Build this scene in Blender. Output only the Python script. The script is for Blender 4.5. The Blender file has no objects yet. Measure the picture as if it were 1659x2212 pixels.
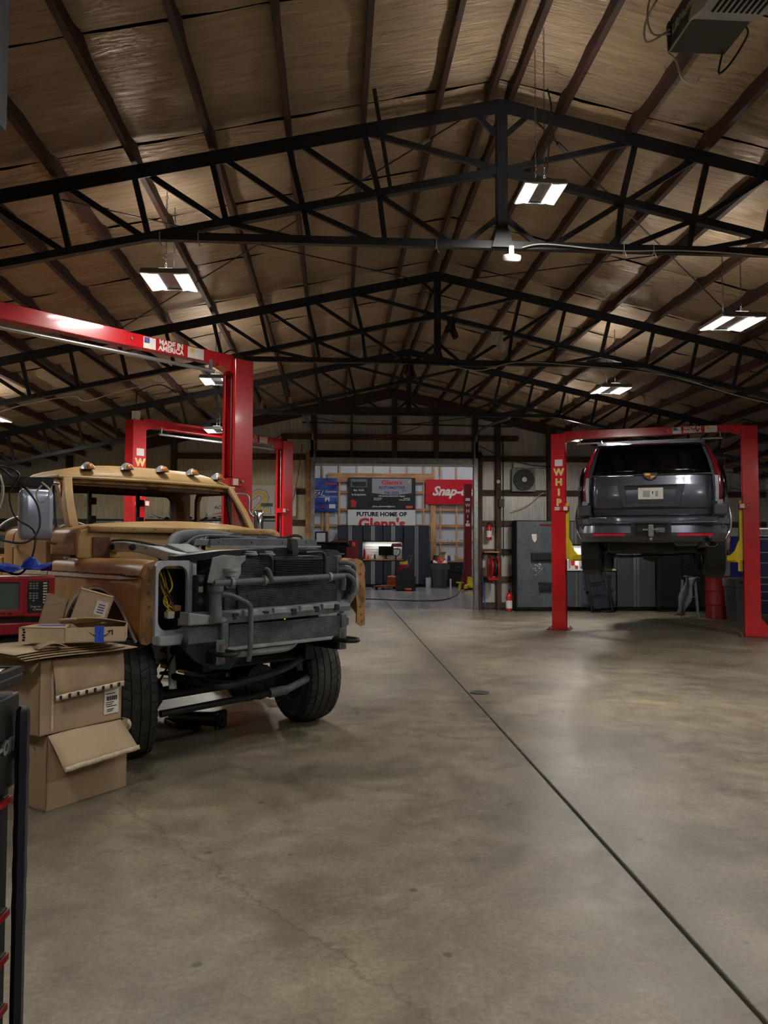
import bpy, math, random
from mathutils import Vector, Matrix
import numpy as np
rnd = random.Random(7)
SC = bpy.context.scene
COL = SC.collection
V = Vector
PI = math.pi
# ------------------------------------------------------------------ camera
FPX, PITCH, YAW, ROLL, CAMZ = 1677.1, 0.0445, 0.0622, 0.0024, 1.5
_f = V((math.sin(YAW)*math.cos(PITCH), math.cos(YAW)*math.cos(PITCH), math.sin(PITCH)))
_r = V((math.cos(YAW), -math.sin(YAW), 0)); _u = _r.cross(_f)
_r2 = math.cos(ROLL)*_r + math.sin(ROLL)*_u; _u2 = -math.sin(ROLL)*_r + math.cos(ROLL)*_u
cam_d = bpy.data.cameras.new('camera'); cam = bpy.data.objects.new('camera', cam_d); COL.objects.link(cam)
cam_d.sensor_fit = 'HORIZONTAL'; cam_d.sensor_width = 36; cam_d.lens = 36*FPX/1659
cam_d.clip_start = 0.05; cam_d.clip_end = 200
M3 = Matrix((_r2, _u2, -_f)).transposed().to_4x4(); M3.translation = (0, 0, CAMZ)
cam.matrix_world = M3
SC.camera = cam
# ------------------------------------------------------------------ world and exposure
w = bpy.data.worlds.new('world'); SC.world = w; w.use_nodes = True
w.node_tree.nodes['Background'].inputs[0].default_value = (0.6, 0.7, 0.9, 1)
w.node_tree.nodes['Background'].inputs[1].default_value = 0.05
SC.view_settings.view_transform = 'Standard'; SC.view_settings.look = 'None'
SC.view_settings.gamma = 1; SC.view_settings.use_curve_mapping = False
SC.view_settings.exposure = -0.40
SC.cycles.use_denoising = True
SC.cycles.max_bounces = 5; SC.cycles.diffuse_bounces = 4; SC.cycles.glossy_bounces = 3
SC.cycles.use_light_tree = False
SC.cycles.use_adaptive_sampling = True; SC.cycles.adaptive_threshold = .1; SC.cycles.adaptive_min_samples = 12
SC.cycles.sample_clamp_indirect = 4
SC.cycles.caustics_reflective = False; SC.cycles.caustics_refractive = False
LAMP_W = 50.0     # one hanging shop light, downward
LAMP_UP = 7.0     # upward fill added to each fixture to brighten the ceiling
# lamp places (x, y, z): a grid of hanging LED fixtures; the first rows hang above and behind the camera
LAMPS = [(-1.50, 7.0, 3.87), (1.47, 5.45, 4.06), (4.03, 7.6, 3.78), (4.03, 11.1, 3.80), (-1.66, 10.9, 3.80),
         (-2.05, 13.6, 3.50), (4.55, 14.75, 3.58), (-1.7, 1.6, 3.8), (1.5, -0.4, 4.1), (4.1, 2.2, 3.8), (-5.2, 8.0, 3.4), (-5.2, 12.0, 3.4), (7.6, 9.0, 3.4)]
# ------------------------------------------------------------------ helpers
def ray(u, v):
    return _f + _r2*((u-829.5)/FPX) - _u2*((v-1106)/FPX)
def pw(u, v, X=None, Y=None, Z=None):
    """world point seen at photo pixel (u, v) at a given world x, depth y or height z"""
    d = ray(u, v); o = V((0, 0, CAMZ))
    t = Y/d.y if Y is not None else ((Z-CAMZ)/d.z if Z is not None else X/d.x)
    return o + d*t
class Frame:
    """a local frame (origin, heading): turns photo points into a thing's own coordinates"""
    def __init__(s, o, ang):
        s.o = V(o); s.a = ang; s.M = Matrix.Translation(s.o) @ Matrix.Rotation(ang, 4, 'Z'); s.I = s.M.inverted()
    def on(s, u, v, x=None, y=None, z=None):
        d = s.I.to_3x3() @ ray(u, v); o = s.I @ V((0, 0, CAMZ))
        t = (x-o.x)/d.x if x is not None else ((y-o.y)/d.y if y is not None else (z-o.z)/d.z)
        return o + d*t
class MB:
    def __init__(s): s.v = []; s.f = []
    def add(s, vs, fs):
        b = len(s.v); s.v += [tuple(x) for x in vs]; s.f += [tuple(i+b for i in q) for q in fs]; return s
    def box(s, c, d, rot=None, taper=1.0):
        h = [x/2 for x in d]; vs = []
        for z in (-1, 1):
            k = taper if z > 0 else 1
            for x, y in ((-1,-1),(1,-1),(1,1),(-1,1)): vs.append(V((x*h[0]*k, y*h[1]*k, z*h[2])))
        if rot is not None: vs = [rot @ q for q in vs]
        return s.add([q+V(c) for q in vs], [(3,2,1,0),(4,5,6,7),(0,1,5,4),(1,2,6,5),(2,3,7,6),(3,0,4,7)])
    def b2(s, a, b):
        return s.box([(a[i]+b[i])/2 for i in range(3)], [abs(b[i]-a[i]) for i in range(3)])
    def bar(s, a, b, w, h, up=(0,0,1)):
        a, b = V(a), V(b); t = (b-a).normalized(); up = V(up)
        if abs(t.dot(up)) > .98: up = V((0,1,0))
        x = t.cross(up).normalized(); y = x.cross(t)
        vs = [p + x*i*w/2 + y*j*h/2 for p in (a, b) for i, j in ((-1,-1),(1,-1),(1,1),(-1,1))]
        return s.add(vs, [(3,2,1,0),(4,5,6,7),(0,1,5,4),(1,2,6,5),(2,3,7,6),(3,0,4,7)])
    def cyl(s, a, b, r, r2=None, n=12, cap=True):
        return s.tube([a, b], [r, r if r2 is None else r2], n, cap)
    def tube(s, pts, r, n=8, cap=True, closed=False):
        pts = [V(p) for p in pts]; m = len(pts); rs = r if isinstance(r, (list, tuple)) else [r]*m
        ref = None; rings = []
        for i, p in enumerate(pts):
            if closed: t = (pts[(i+1) % m]-pts[i-1])
            else: t = pts[min(i+1, m-1)]-pts[max(i-1, 0)]
            t = t.normalized() if t.length > 1e-9 else V((0,0,1))
            if ref is None:
                ref = V((0,0,1)) if abs(t.z) < .9 else V((1,0,0))
            x = (ref - t*ref.dot(t)); x = x.normalized() if x.length > 1e-6 else t.orthogonal().normalized()
            ref = x; y = t.cross(x)
            rings.append([p + (x*math.cos(k*2*PI/n)+y*math.sin(k*2*PI/n))*rs[i] for k in range(n)])
        return s.loft(rings, cap, closed)
    def loft(s, rings, cap=True, closed=False):
        n = len(rings[0]); m = len(rings); vs = [p for q in rings for p in q]; fs = []
        for i in range(m if closed else m-1):
            j = (i+1) % m
            for k in range(n):
                l = (k+1) % n; fs.append((i*n+k, i*n+l, j*n+l, j*n+k))
        if cap and not closed: fs += [tuple(range(n-1,-1,-1)), tuple((m-1)*n+k for k in range(n))]
        return s.add(vs, fs)
    def grid(s, rows):
        n = len(rows[0]); vs = [p for q in rows for p in q]
        return s.add(vs, [(i*n+k, i*n+k+1, (i+1)*n+k+1, (i+1)*n+k) for i in range(len(rows)-1) for k in range(n-1)])
    def lathe(s, prof, n=20, M=None):
        M = M or Matrix.Identity(4)
        rings = [[M @ V((r*math.cos(k*2*PI/n), r*math.sin(k*2*PI/n), z)) for k in range(n)] for r, z in prof]
        return s.loft(rings, True)
    def prism(s, poly, a, b, M=None):
        """polygon (2D) pushed from height a to b along the local z of M"""
        M = M or Matrix.Identity(4); n = len(poly)
        vs = [M @ V((x, y, h)) for h in (a, b) for x, y in poly]
        return s.add(vs, [tuple(range(n-1,-1,-1)), tuple(range(n, 2*n))] + [(k, (k+1) % n, n+(k+1) % n, n+k) for k in range(n)])
    def ball(s, c, r, n=10, sc=(1,1,1)):
        m = max(4, n//2)
        return s.loft([[V(c)+V((r*sc[0]*math.sin(PI*(i+.02)/(m+.04))*math.cos(k*2*PI/n), r*sc[1]*math.sin(PI*(i+.02)/(m+.04))*math.sin(k*2*PI/n), -r*sc[2]*math.cos(PI*(i+.02)/(m+.04)))) for k in range(n)] for i in range(m+1)])
    def build(s, name, mat, parent=None, smooth=None, bev=0, seg=2, solid=0, sub=0):
        me = bpy.data.meshes.new(name); me.from_pydata(s.v, [], s.f); me.validate(); me.update()
        o = bpy.data.objects.new(name, me); COL.objects.link(o)
        me.materials.append(mat)
        if parent is not None: o.parent = parent
        if smooth:
            me.shade_smooth()
            me.set_sharp_from_angle(angle=math.radians(smooth))
        if solid:
            m = o.modifiers.new('solid', 'SOLIDIFY'); m.thickness = solid; m.offset = 0
        if sub:
            m = o.modifiers.new('sub', 'SUBSURF'); m.levels = m.render_levels = sub
        if bev:
            m = o.modifiers.new('bevel', 'BEVEL'); m.width = bev; m.segments = seg; m.limit_method = 'ANGLE'; m.angle_limit = math.radians(40)
        return o
def T(x=0, y=0, z=0): return Matrix.Translation((x, y, z))
def RX(a): return Matrix.Rotation(a, 4, 'X')
def RY(a): return Matrix.Rotation(a, 4, 'Y')
def RZ(a): return Matrix.Rotation(a, 4, 'Z')
def smoothpath(pts, k=6, closed=False):
    pts = [V(p) for p in pts]; n = len(pts); out = []
    for i in range(n if closed else n-1):
        g = lambda j: pts[j % n] if closed else pts[max(0, min(n-1, j))]
        p0, p1, p2, p3 = g(i-1), g(i), g(i+1), g(i+2)
        for q in range(k):
            t = q/k
            out.append(.5*((2*p1)+(p2-p0)*t+(2*p0-5*p1+4*p2-p3)*t*t+(3*p1-p0-3*p2+p3)*t**3))
    if not closed: out.append(pts[-1])
    return out
def tag(o, label, cat, group=None):
    o['label'] = label; o['category'] = cat
    if group: o['group'] = group
    return o
def thing(name, label, cat, loc=(0,0,0), rz=0, group=None):
    o = bpy.data.objects.new(name, None); COL.objects.link(o); o.empty_display_size = .2
    o.location = loc; o.rotation_euler = (0, 0, rz)
    return tag(o, label, cat, group)
def struct(o): o['kind'] = 'structure'; return o
def stuff(o): o['kind'] = 'stuff'; return o
def dup(root, loc, rz, label=None):
    r = root.copy(); COL.objects.link(r); r.location = loc; r.rotation_euler = (0, 0, rz)
    if label: r['label'] = label
    for ch in list(root.children):
        c = ch.copy(); COL.objects.link(c); c.parent = r
        for g in ch.children:
            d = g.copy(); COL.objects.link(d); d.parent = c
    return r
def again(o, M, parent=None):
    """another copy of one part, sharing its mesh"""
    c = o.copy(); COL.objects.link(c); c.matrix_local = M
    if parent is not None: c.parent = parent
    return c
def text(name, s, size, mat, parent, M, sx=1.0, ext=.0008, shear=0, bold=0, align='CENTER'):
    cu = bpy.data.curves.new('t', 'FONT'); cu.body = s; cu.size = size; cu.align_x = align; cu.align_y = 'CENTER'
    cu.extrude = ext; cu.resolution_u = 2; cu.shear = shear; cu.offset = bold
    t = bpy.data.objects.new('t', cu); COL.objects.link(t)
    me = bpy.data.meshes.new_from_object(t); bpy.data.objects.remove(t); bpy.data.curves.remove(cu)
    me.transform(M @ Matrix.Diagonal((sx, 1, 1, 1))); me.materials.clear(); me.materials.append(mat)
    o = bpy.data.objects.new(name, me); COL.objects.link(o)
    if parent is not None: o.parent = parent
    return o
# ------------------------------------------------------------------ materials
MATS = {}
def lin(c): return tuple(((x/255)/12.92 if x/255 <= .04045 else ((x/255+.055)/1.055)**2.4) for x in c)
def mat(name, col, rough=.5, metal=0.0, var=.12, scale=6.0, bump=0.0, bscale=40.0, coat=0, emit=None, estr=0, alpha=1, trans=0, stretch=None, col2=None, thr=(.35,.65), spec=.5):
    """procedural material: base colour (sRGB 0-255) varied by object-space noise, optional second colour patches and bump"""
    m = bpy.data.materials.new(name); m.use_nodes = True; nt = m.node_tree; N = nt.nodes; L = nt.links
    b = N['Principled BSDF']; c = lin(col)
    b.inputs['Roughness'].default_value = rough; b.inputs['Metallic'].default_value = metal
    b.inputs['Specular IOR Level'].default_value = spec
    if coat: b.inputs['Coat Weight'].default_value = coat; b.inputs['Coat Roughness'].default_value = .08
    if alpha < 1: b.inputs['Alpha'].default_value = alpha
    if trans: b.inputs['Transmission Weight'].default_value = trans
    if emit: b.inputs['Emission Color'].default_value = (*lin(emit), 1); b.inputs['Emission Strength'].default_value = estr
    tc = N.new('ShaderNodeTexCoord'); mp = N.new('ShaderNodeMapping'); L.new(tc.outputs['Object'], mp.inputs[0])
    if stretch: mp.inputs['Scale'].default_value = stretch
    no = N.new('ShaderNodeTexNoise'); no.inputs['Scale'].default_value = scale; no.inputs['Detail'].default_value = 5
    L.new(mp.outputs[0], no.inputs['Vector'])
    cr = N.new('ShaderNodeValToRGB'); cr.color_ramp.elements[0].position = thr[0]; cr.color_ramp.elements[1].position = thr[1]
    c2 = lin(col2) if col2 else tuple(min(1, x*(1+var)) for x in c); c1 = c if col2 else tuple(x*(1-var) for x in c)
    cr.color_ramp.elements[0].color = (*c1, 1); cr.color_ramp.elements[1].color = (*c2, 1)
    L.new(no.outputs[0], cr.inputs[0]); L.new(cr.outputs[0], b.inputs['Base Color'])
    if bump:
        n2 = N.new('ShaderNodeTexNoise'); n2.inputs['Scale'].default_value = bscale; n2.inputs['Detail'].default_value = 4
        L.new(mp.outputs[0], n2.inputs['Vector'])
        bp = N.new('ShaderNodeBump'); bp.inputs['Strength'].default_value = bump; bp.inputs['Distance'].default_value = .02
        L.new(n2.outputs[0], bp.inputs['Height']); L.new(bp.outputs[0], b.inputs['Normal'])
    MATS[name] = m; return m
def node(nt, t, **k):
    n = nt.nodes.new(t)
    for a, v in k.items():
        if isinstance(v, dict):
            for i, x in v.items(): n.inputs[i].default_value = x
        else: setattr(n, a, v)
    return n
def concrete(name, ca, cb, cc, rlo, rhi, worn=False):
    m = bpy.data.materials.new(name); m.use_nodes = True; nt = m.node_tree; L = nt.links; b = nt.nodes['Principled BSDF']
    tc = node(nt, 'ShaderNodeTexCoord')
    n1 = node(nt, 'ShaderNodeTexNoise', inputs={'Scale': .45, 'Detail': 6, 'Roughness': .6, 'Distortion': .6})
    n2 = node(nt, 'ShaderNodeTexNoise', inputs={'Scale': 5.0, 'Detail': 8, 'Roughness': .7})
    n3 = node(nt, 'ShaderNodeTexNoise', inputs={'Scale': 60.0, 'Detail': 3})
    vo = node(nt, 'ShaderNodeTexVoronoi', inputs={'Scale': 3.2, 'Randomness': 1.0})
    vo2 = node(nt, 'ShaderNodeTexVoronoi', feature='DISTANCE_TO_EDGE', inputs={'Scale': .28})
    wr = node(nt, 'ShaderNodeMixRGB', blend_type='ADD', inputs={0: .25}); L.new(tc.outputs['Object'], wr.inputs[1]); L.new(n2.outputs['Color'], wr.inputs[2])
    for n in (n1, n2, n3, vo): L.new(tc.outputs['Object'], n.inputs['Vector'])
    L.new(wr.outputs[0], vo2.inputs['Vector'])
    r1 = node(nt, 'ShaderNodeValToRGB'); e = r1.color_ramp.elements; e[0].position = .36; e[1].position = .66
    e[0].color = (*lin(ca), 1); e[1].color = (*lin(cb), 1); x = e.new(.5); x.color = (*lin(cc), 1)
    L.new(n1.outputs[0], r1.inputs[0])
    r2 = node(nt, 'ShaderNodeValToRGB'); e = r2.color_ramp.elements; e[0].position = .32; e[1].position = .68
    e[0].color = (.82, .82, .82, 1); e[1].color = (1.14, 1.14, 1.14, 1); L.new(n2.outputs[0], r2.inputs[0])
    mx = node(nt, 'ShaderNodeMixRGB', blend_type='MULTIPLY', inputs={0: 1.0}); L.new(r1.outputs[0], mx.inputs[1]); L.new(r2.outputs[0], mx.inputs[2])
    # small round oil drips
    r3 = node(nt, 'ShaderNodeValToRGB'); e = r3.color_ramp.elements; e[0].position = .045; e[1].position = .075
    e[0].color = (.5, .5, .52, 1); e[1].color = (1, 1, 1, 1); L.new(vo.outputs['Distance'], r3.inputs[0])
    m2 = node(nt, 'ShaderNodeMixRGB', blend_type='MULTIPLY', inputs={0: 1.0}); L.new(mx.outputs[0], m2.inputs[1]); L.new(r3.outputs[0], m2.inputs[2])
    # hairline cracks
    r4 = node(nt, 'ShaderNodeValToRGB'); e = r4.color_ramp.elements; e[0].position = .0; e[1].position = .0016
    e[0].color = (.6, .58, .55, 1); e[1].color = (1, 1, 1, 1); L.new(vo2.outputs['Distance'], r4.inputs[0])
    m3 = node(nt, 'ShaderNodeMixRGB', blend_type='MULTIPLY', inputs={0: .8}); L.new(m2.outputs[0], m3.inputs[1]); L.new(r4.outputs[0], m3.inputs[2])
    out = m3.outputs[0]
    if worn:
        n4 = node(nt, 'ShaderNodeTexNoise', inputs={'Scale': 1.7, 'Detail': 9, 'Roughness': .72, 'Distortion': .3}); L.new(tc.outputs['Object'], n4.inputs['Vector'])
        n5 = node(nt, 'ShaderNodeTexNoise', inputs={'Scale': 38.0, 'Detail': 5, 'Roughness': .8}); L.new(tc.outputs['Object'], n5.inputs['Vector'])
        n6 = node(nt, 'ShaderNodeTexNoise', inputs={'Scale': .35, 'Detail': 4, 'Distortion': 1.2}); mp6 = node(nt, 'ShaderNodeMapping'); mp6.inputs['Location'].default_value = (3.1, 7.7, 0); L.new(tc.outputs['Object'], mp6.inputs[0]); L.new(mp6.outputs[0], n6.inputs['Vector'])
        for src, lo, hi, c0, c1 in ((n4, .36, .66, (.70, .69, .68, 1), (1.22, 1.21, 1.18, 1)), (n5, .35, .65, (.76, .76, .76, 1), (1.2, 1.2, 1.2, 1)), (n6, .60, .72, (1, 1, 1, 1), (.60, .56, .52, 1))):
            rr = node(nt, 'ShaderNodeValToRGB'); e = rr.color_ramp.elements; e[0].position = lo; e[1].position = hi; e[0].color = c0; e[1].color = c1; L.new(src.outputs[0], rr.inputs[0])
            mm = node(nt, 'ShaderNodeMixRGB', blend_type='MULTIPLY', inputs={0: 1.0}); L.new(out, mm.inputs[1]); L.new(rr.outputs[0], mm.inputs[2]); out = mm.outputs[0]
        # grime swept along the joint
        sp = node(nt, 'ShaderNodeSeparateXYZ'); L.new(tc.outputs['Object'], sp.inputs[0])
        sb = node(nt, 'ShaderNodeMath', operation='SUBTRACT', inputs={1: 1.34}); L.new(sp.outputs[0], sb.inputs[0]); ab = node(nt, 'ShaderNodeMath', operation='ABSOLUTE'); L.new(sb.outputs[0], ab.inputs[0])
        ns = node(nt, 'ShaderNodeMath', operation='MULTIPLY_ADD', inputs={1: -.5, 2: .22}); L.new(n4.outputs[0], ns.inputs[0]); ad = node(nt, 'ShaderNodeMath', operation='ADD'); L.new(ab.outputs[0], ad.inputs[0]); L.new(ns.outputs[0], ad.inputs[1])
        rj = node(nt, 'ShaderNodeValToRGB'); e = rj.color_ramp.elements; e[0].position = .0; e[1].position = .22; e[0].color = (.66, .65, .64, 1); e[1].color = (1, 1, 1, 1); L.new(ad.outputs[0], rj.inputs[0])
        mm = node(nt, 'ShaderNodeMixRGB', blend_type='MULTIPLY', inputs={0: 1.0}); L.new(out, mm.inputs[1]); L.new(rj.outputs[0], mm.inputs[2]); out = mm.outputs[0]
    L.new(out, b.inputs['Base Color'])
    mr = node(nt, 'ShaderNodeMapRange', inputs={1: .3, 2: .7, 3: rlo, 4: rhi}); L.new(n2.outputs[0], mr.inputs[0]); L.new(mr.outputs[0], b.inputs['Roughness'])
    bp = node(nt, 'ShaderNodeBump', inputs={'Strength': .12, 'Distance': .004}); L.new(n3.outputs[0], bp.inputs['Height']); L.new(bp.outputs[0], b.inputs['Normal'])
    return m
def insulation(name, ca, cb, rough, metal, scl, strength, fine=1.0):
    """crinkled facing with long ripples; scl stretches the ripples"""
    m = bpy.data.materials.new(name); m.use_nodes = True; nt = m.node_tree; L = nt.links; b = nt.nodes['Principled BSDF']
    tc = node(nt, 'ShaderNodeTexCoord'); mp = node(nt, 'ShaderNodeMapping'); mp.inputs['Scale'].default_value = scl; L.new(tc.outputs['Object'], mp.inputs[0])
    n1 = node(nt, 'ShaderNodeTexNoise', inputs={'Scale': .9, 'Detail': 4}); L.new(tc.outputs['Object'], n1.inputs['Vector'])
    n2 = node(nt, 'ShaderNodeTexNoise', inputs={'Scale': 1.0, 'Detail': 6, 'Roughness': .6, 'Distortion': .5}); L.new(mp.outputs[0], n2.inputs['Vector'])
    r1 = node(nt, 'ShaderNodeValToRGB'); e = r1.color_ramp.elements; e[0].position = .33; e[1].position = .68; e[0].color = (*lin(ca), 1); e[1].color = (*lin(cb), 1)
    L.new(n1.outputs[0], r1.inputs[0])
    r2 = node(nt, 'ShaderNodeValToRGB'); e = r2.color_ramp.elements; e[0].position = .3; e[1].position = .7; e[0].color = (.76, .73, .70, 1); e[1].color = (1.16, 1.15, 1.14, 1)
    L.new(n2.outputs[0], r2.inputs[0])
    mx = node(nt, 'ShaderNodeMixRGB', blend_type='MULTIPLY', inputs={0: 1.0}); L.new(r1.outputs[0], mx.inputs[1]); L.new(r2.outputs[0], mx.inputs[2]); L.new(mx.outputs[0], b.inputs['Base Color'])
    b.inputs['Roughness'].default_value = rough; b.inputs['Metallic'].default_value = metal
    bp = node(nt, 'ShaderNodeBump', inputs={'Strength': strength, 'Distance': .03}); L.new(n2.outputs[0], bp.inputs['Height']); L.new(bp.outputs[0], b.inputs['Normal'])
    return m
def wood(name, ca, cb, rough=.6, scl=(2, 2, 30)):
    return mat(name, ca, rough, col2=cb, scale=1.5, stretch=scl, bump=.15, bscale=3.0)
m_floor = concrete('shop concrete', (108, 101, 88), (146, 134, 110), (124, 117, 102), .34, .52, True)
m_floor2 = concrete('sealed concrete', (120, 119, 120), (150, 148, 150), (134, 133, 135), .14, .28)
m_ceil = insulation('kraft faced insulation', (158, 135, 110), (188, 165, 136), .28, .22, (2.6, 26, 6), 1.0)
m_foil = insulation('foil wall insulation', (178, 178, 174), (204, 203, 198), .4, .2, (24, 4, 1.6), .35)
m_foil2 = insulation('yellowed foil insulation', (186, 178, 148), (208, 200, 170), .4, .2, (24, 4, 1.6), .35)
m_joint = mat('joint dirt', (40, 37, 33), .9)
m_purlin = wood('dark red brown timber', (46, 26, 20), (70, 41, 30), .6, (8, .8, 8))
m_girt = wood('dark girt timber', (50, 36, 28), (84, 62, 46), .7, (1.2, 8, 8))
m_post = wood('dark post timber', (44, 32, 26), (76, 56, 42), .7, (8, 8, 1.2))
m_pine = wood('fresh pine', (176, 128, 84), (206, 160, 112), .6, (8, 8, 1.2))
m_pineh = wood('fresh pine board', (150, 104, 66), (190, 142, 96), .6, (1.2, 8, 8))
m_steel = mat('black painted steel', (24, 25, 32), .45, .0, var=.25, scale=9, bump=.05)
m_galv = mat('galvanised steel', (130, 132, 130), .4, .7, var=.2, scale=14)
m_red = mat('red lift enamel', (192, 16, 30), .28, .0, var=.1, scale=2, coat=.5)
m_redd = mat('dark red enamel', (110, 16, 22), .3, var=.1, scale=2, coat=.3)
m_white = mat('white paint', (205, 205, 200), .5, var=.05)
m_label = mat('white vinyl decal', (212, 208, 200), .45, var=.06, scale=20)
m_yel = mat('yellow enamel', (214, 190, 30), .35, var=.1, coat=.3)
m_black = mat('black plastic', (20, 20, 22), .5, var=.2, scale=20)
m_rubber = mat('black rubber', (34, 34, 36), .7, var=.2, scale=20, bump=.08)
m_chrome = mat('chrome', (200, 202, 206), .12, 1.0, var=.04)
m_trim = mat('weathered bright trim', (188, 190, 192), .3, .45, var=.12, scale=16)
m_alu = mat('brushed aluminium', (168, 170, 172), .32, .9, var=.1, stretch=(30, 30, 1))
m_cable = mat('black cable', (22, 21, 22), .5)
m_wcable = mat('white cable', (190, 184, 170), .5)
m_gcab = mat('charcoal cabinet enamel', (62, 66, 74), .3, .2, var=.08, scale=1.5, coat=.2)
m_dark = mat('matt black', (10, 10, 11), .8)
m_glow = mat('led diffuser', (240, 240, 236), .4, emit=(255, 248, 235), estr=1.6)
# ================================================================== the building
XR, ZR, SL = 1.342, 5.167, 0.222          # ridge line, height of the truss top chord at the ridge, roof slope
ZL, ZT = 4.579, 3.956                      # lower chord at the ridge, tie beam
TRUSS_Y = (6.166, 10.184, 14.263)
YW = 18.5                                  # back wall
XL, XRW = -7.9, 10.62                      # side walls
YF = -5.0
def roofz(x, off=0): return ZR + off - SL*abs(x-XR)
# floor
fl = struct(MB().b2((XL, YF, -.08), (XRW, YW+.1, -.014)).build('floor', m_joint))
JX = 1.365
for a, b in ((XL, JX-.009), (JX+.009, XRW)):
    MB().b2((a, YF, -.06), (b, YW+.1, 0)).build('floor_slab', m_floor, fl, bev=.006)
fl2 = struct(MB().b2((-4.4, YW+.1, -.08), (7.6, 29.5, -.014)).build('floor', m_joint))
for a, b in ((-4.4, JX-.008), (JX+.008, 7.6)):
    MB().b2((a, YW+.112, -.06), (b, 29.5, 0)).build('floor_slab', m_floor2, fl2, bev=.006)
# floor drain beside the joint
dr = thing('floor_drain', 'small round metal drain grate set in the floor beside the long joint', 'drain', (1.49, 7.98, 0))
MB().lathe([(.0, .001), (.10, .001), (.105, .004), (.095, .007), (.09, .004), (0, .004)], 24).build('rim', m_steel, dr)
for i in range(-3, 4): MB().box((0, i*.024, .006), (2*math.sqrt(.0081-(i*.024)**2), .010, .004)).build('grate_bar', m_galv, dr)
# roof: deck, insulation sheets lapped at seams, purlins
ce = struct(MB().prism([(XL, roofz(XL, .34)), (XR, ZR+.34), (XRW, roofz(XRW, .34)), (XRW, roofz(XRW, .26)), (XR, ZR+.26), (XL, roofz(XL, .26))], -YF, -(YW+.15), RX(PI/2)).build('ceiling', m_dark))
seams = [YF] + [4.83+1.34*k for k in range(-7, 11) if YF+.3 < 4.83+1.34*k < YW-.2] + [YW]
for i in range(len(seams)-1):
    y0, y1 = seams[i]+.012, seams[i+1]-.012
    for sd in (-1, 1):
        xe = XL if sd < 0 else XRW; n = 40; rows = []
        for j in range(9):
            t = j/8; y = y0+(y1-y0)*t; row = []
            for k in range(n+1):
                x = XR + (xe-XR)*k/n
                edge = min(t, 1-t)*2
                z = roofz(x, .155) - .018*math.sin(PI*min(1, edge)) + .006*math.sin(x*5.3+i*2.1)+.004*math.sin(x*11+y*9+i) + (.03 if j in (0, 8) else 0)
                row.append((x, y, z))
            rows.append(row)
        MB().grid(rows).build('insulation_sheet', m_ceil, ce, smooth=60)
ds = [.52+.61*k for k in range(15)]
pl = None
for sd in (-1, 1):
    for d in [.085] + ds:
        x = XR+sd*d
        if x < XL+.2 or x > XRW-.2: continue
        pu = MB(); nseg = 6; ys = [YF+(YW-YF)*q/nseg for q in range(nseg+1)]
        z = roofz(x, .04); tw = rnd.uniform(-.003, .003)
        rings = [[(x+dx+tw*math.sin(q*2), y, z+dz-SL*sd*dx) for dx, dz in ((-.021, 0), (.021, 0), (.021, .15), (-.021, .15))] for q, y in enumerate(ys)]
        pu.loft(rings).build('purlin', m_purlin, ce)
# splice blocks at the purlin ends by the gable
for k, d in enumerate([.52+.61*q for q in range(6)]):
    for sd in (-1, 1):
        x = XR+sd*d+.03
        MB().box((x, 16.7, roofz(x, .02)), (.05, .32, .17)).build('splice_block', m_pine, ce)
# steel roof trusses
def make_truss():
    t = thing('roof_truss', '', 'roof truss', (0, 0, 0))
    P = lambda d, s, z: (XR+s*d, 0, z)
    up = (0, 1, 0)
    for s in (-1, 1):
        E_ = (XR-XL-.1) if s < 0 else (XRW-XR-.1)
        a, b = P(0, s, ZR-.03), P(E_, s, ZR-.03-SL*E_)
        MB().bar(a, b, .075, .05, up).bar((a[0], -.035, a[2]-.04), (b[0], -.035, b[2]-.04), .09, .008, up).build('top_chord', m_steel, t)
        MB().bar(P(0, s, ZL), P(E_, s, ZL-SL*E_), .06, .06, up).build('lower_chord', m_steel, t)
        lown = lambda d: (d-.125, ZL-SL*(d-.125))
        k = 0; d = 1.13
        MB().bar(P(d, s, ZR-.05-SL*d), P(.05, s, ZL+.02), .045, .03, up).build('web_diagonal', m_steel, t)
        while d < E_-.2:
            ld, lz = lown(d)
            MB().bar(P(d, s, ZR-.05-SL*d), P(ld, s, lz), .045, .035, up).build('web_strut', m_steel, t)
            d2 = d+.61
            if d2 < E_-.2:
                MB().bar(P(d2-.08, s, ZR-.05-SL*d2+.02), P(ld+.06, s, lz+.01), .045, .03, up).build('web_diagonal', m_steel, t)
            if lz > ZT+.08:
                pd = max(.30, ld-.6)
                MB().bar(P(ld+.02, s, lz), P(pd, s, ZT), .04, .03, up).build('web_diagonal', m_steel, t)
                if k != 2: MB().bar(P(ld, s, lz), P(ld-.05, s, ZT), .04, .03, up).build('web_strut', m_steel, t)
            d = d2; k += 1
        MB().bar(P(.0, s, ZT+.26), P(.30, s, ZT+.01), .04, .03, up).build('knee_brace', m_steel, t)
        MB().bar(P(.0, s, ZR-.32), P(.26, s, ZR-.08), .04, .03, up).build('knee_brace', m_steel, t)
    MB().bar(P(0, 1, ZT-.02), P(0, 1, ZR), .09, .075, up).build('king_post', m_steel, t, bev=.006)
    MB().bar((XR-2.85, 0, ZT), (XR+2.85, 0, ZT), .062, .055, up).build('tie_beam', m_steel, t)
    g = MB().prism([(-.09, -.03), (.09, -.03), (.05, .12), (-.05, .12)], -.006, .006, T(XR, -.05, ZT) @ RX(PI/2)); g.build('gusset_plate', m_steel, t)
    return t
tr0 = make_truss()
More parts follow.
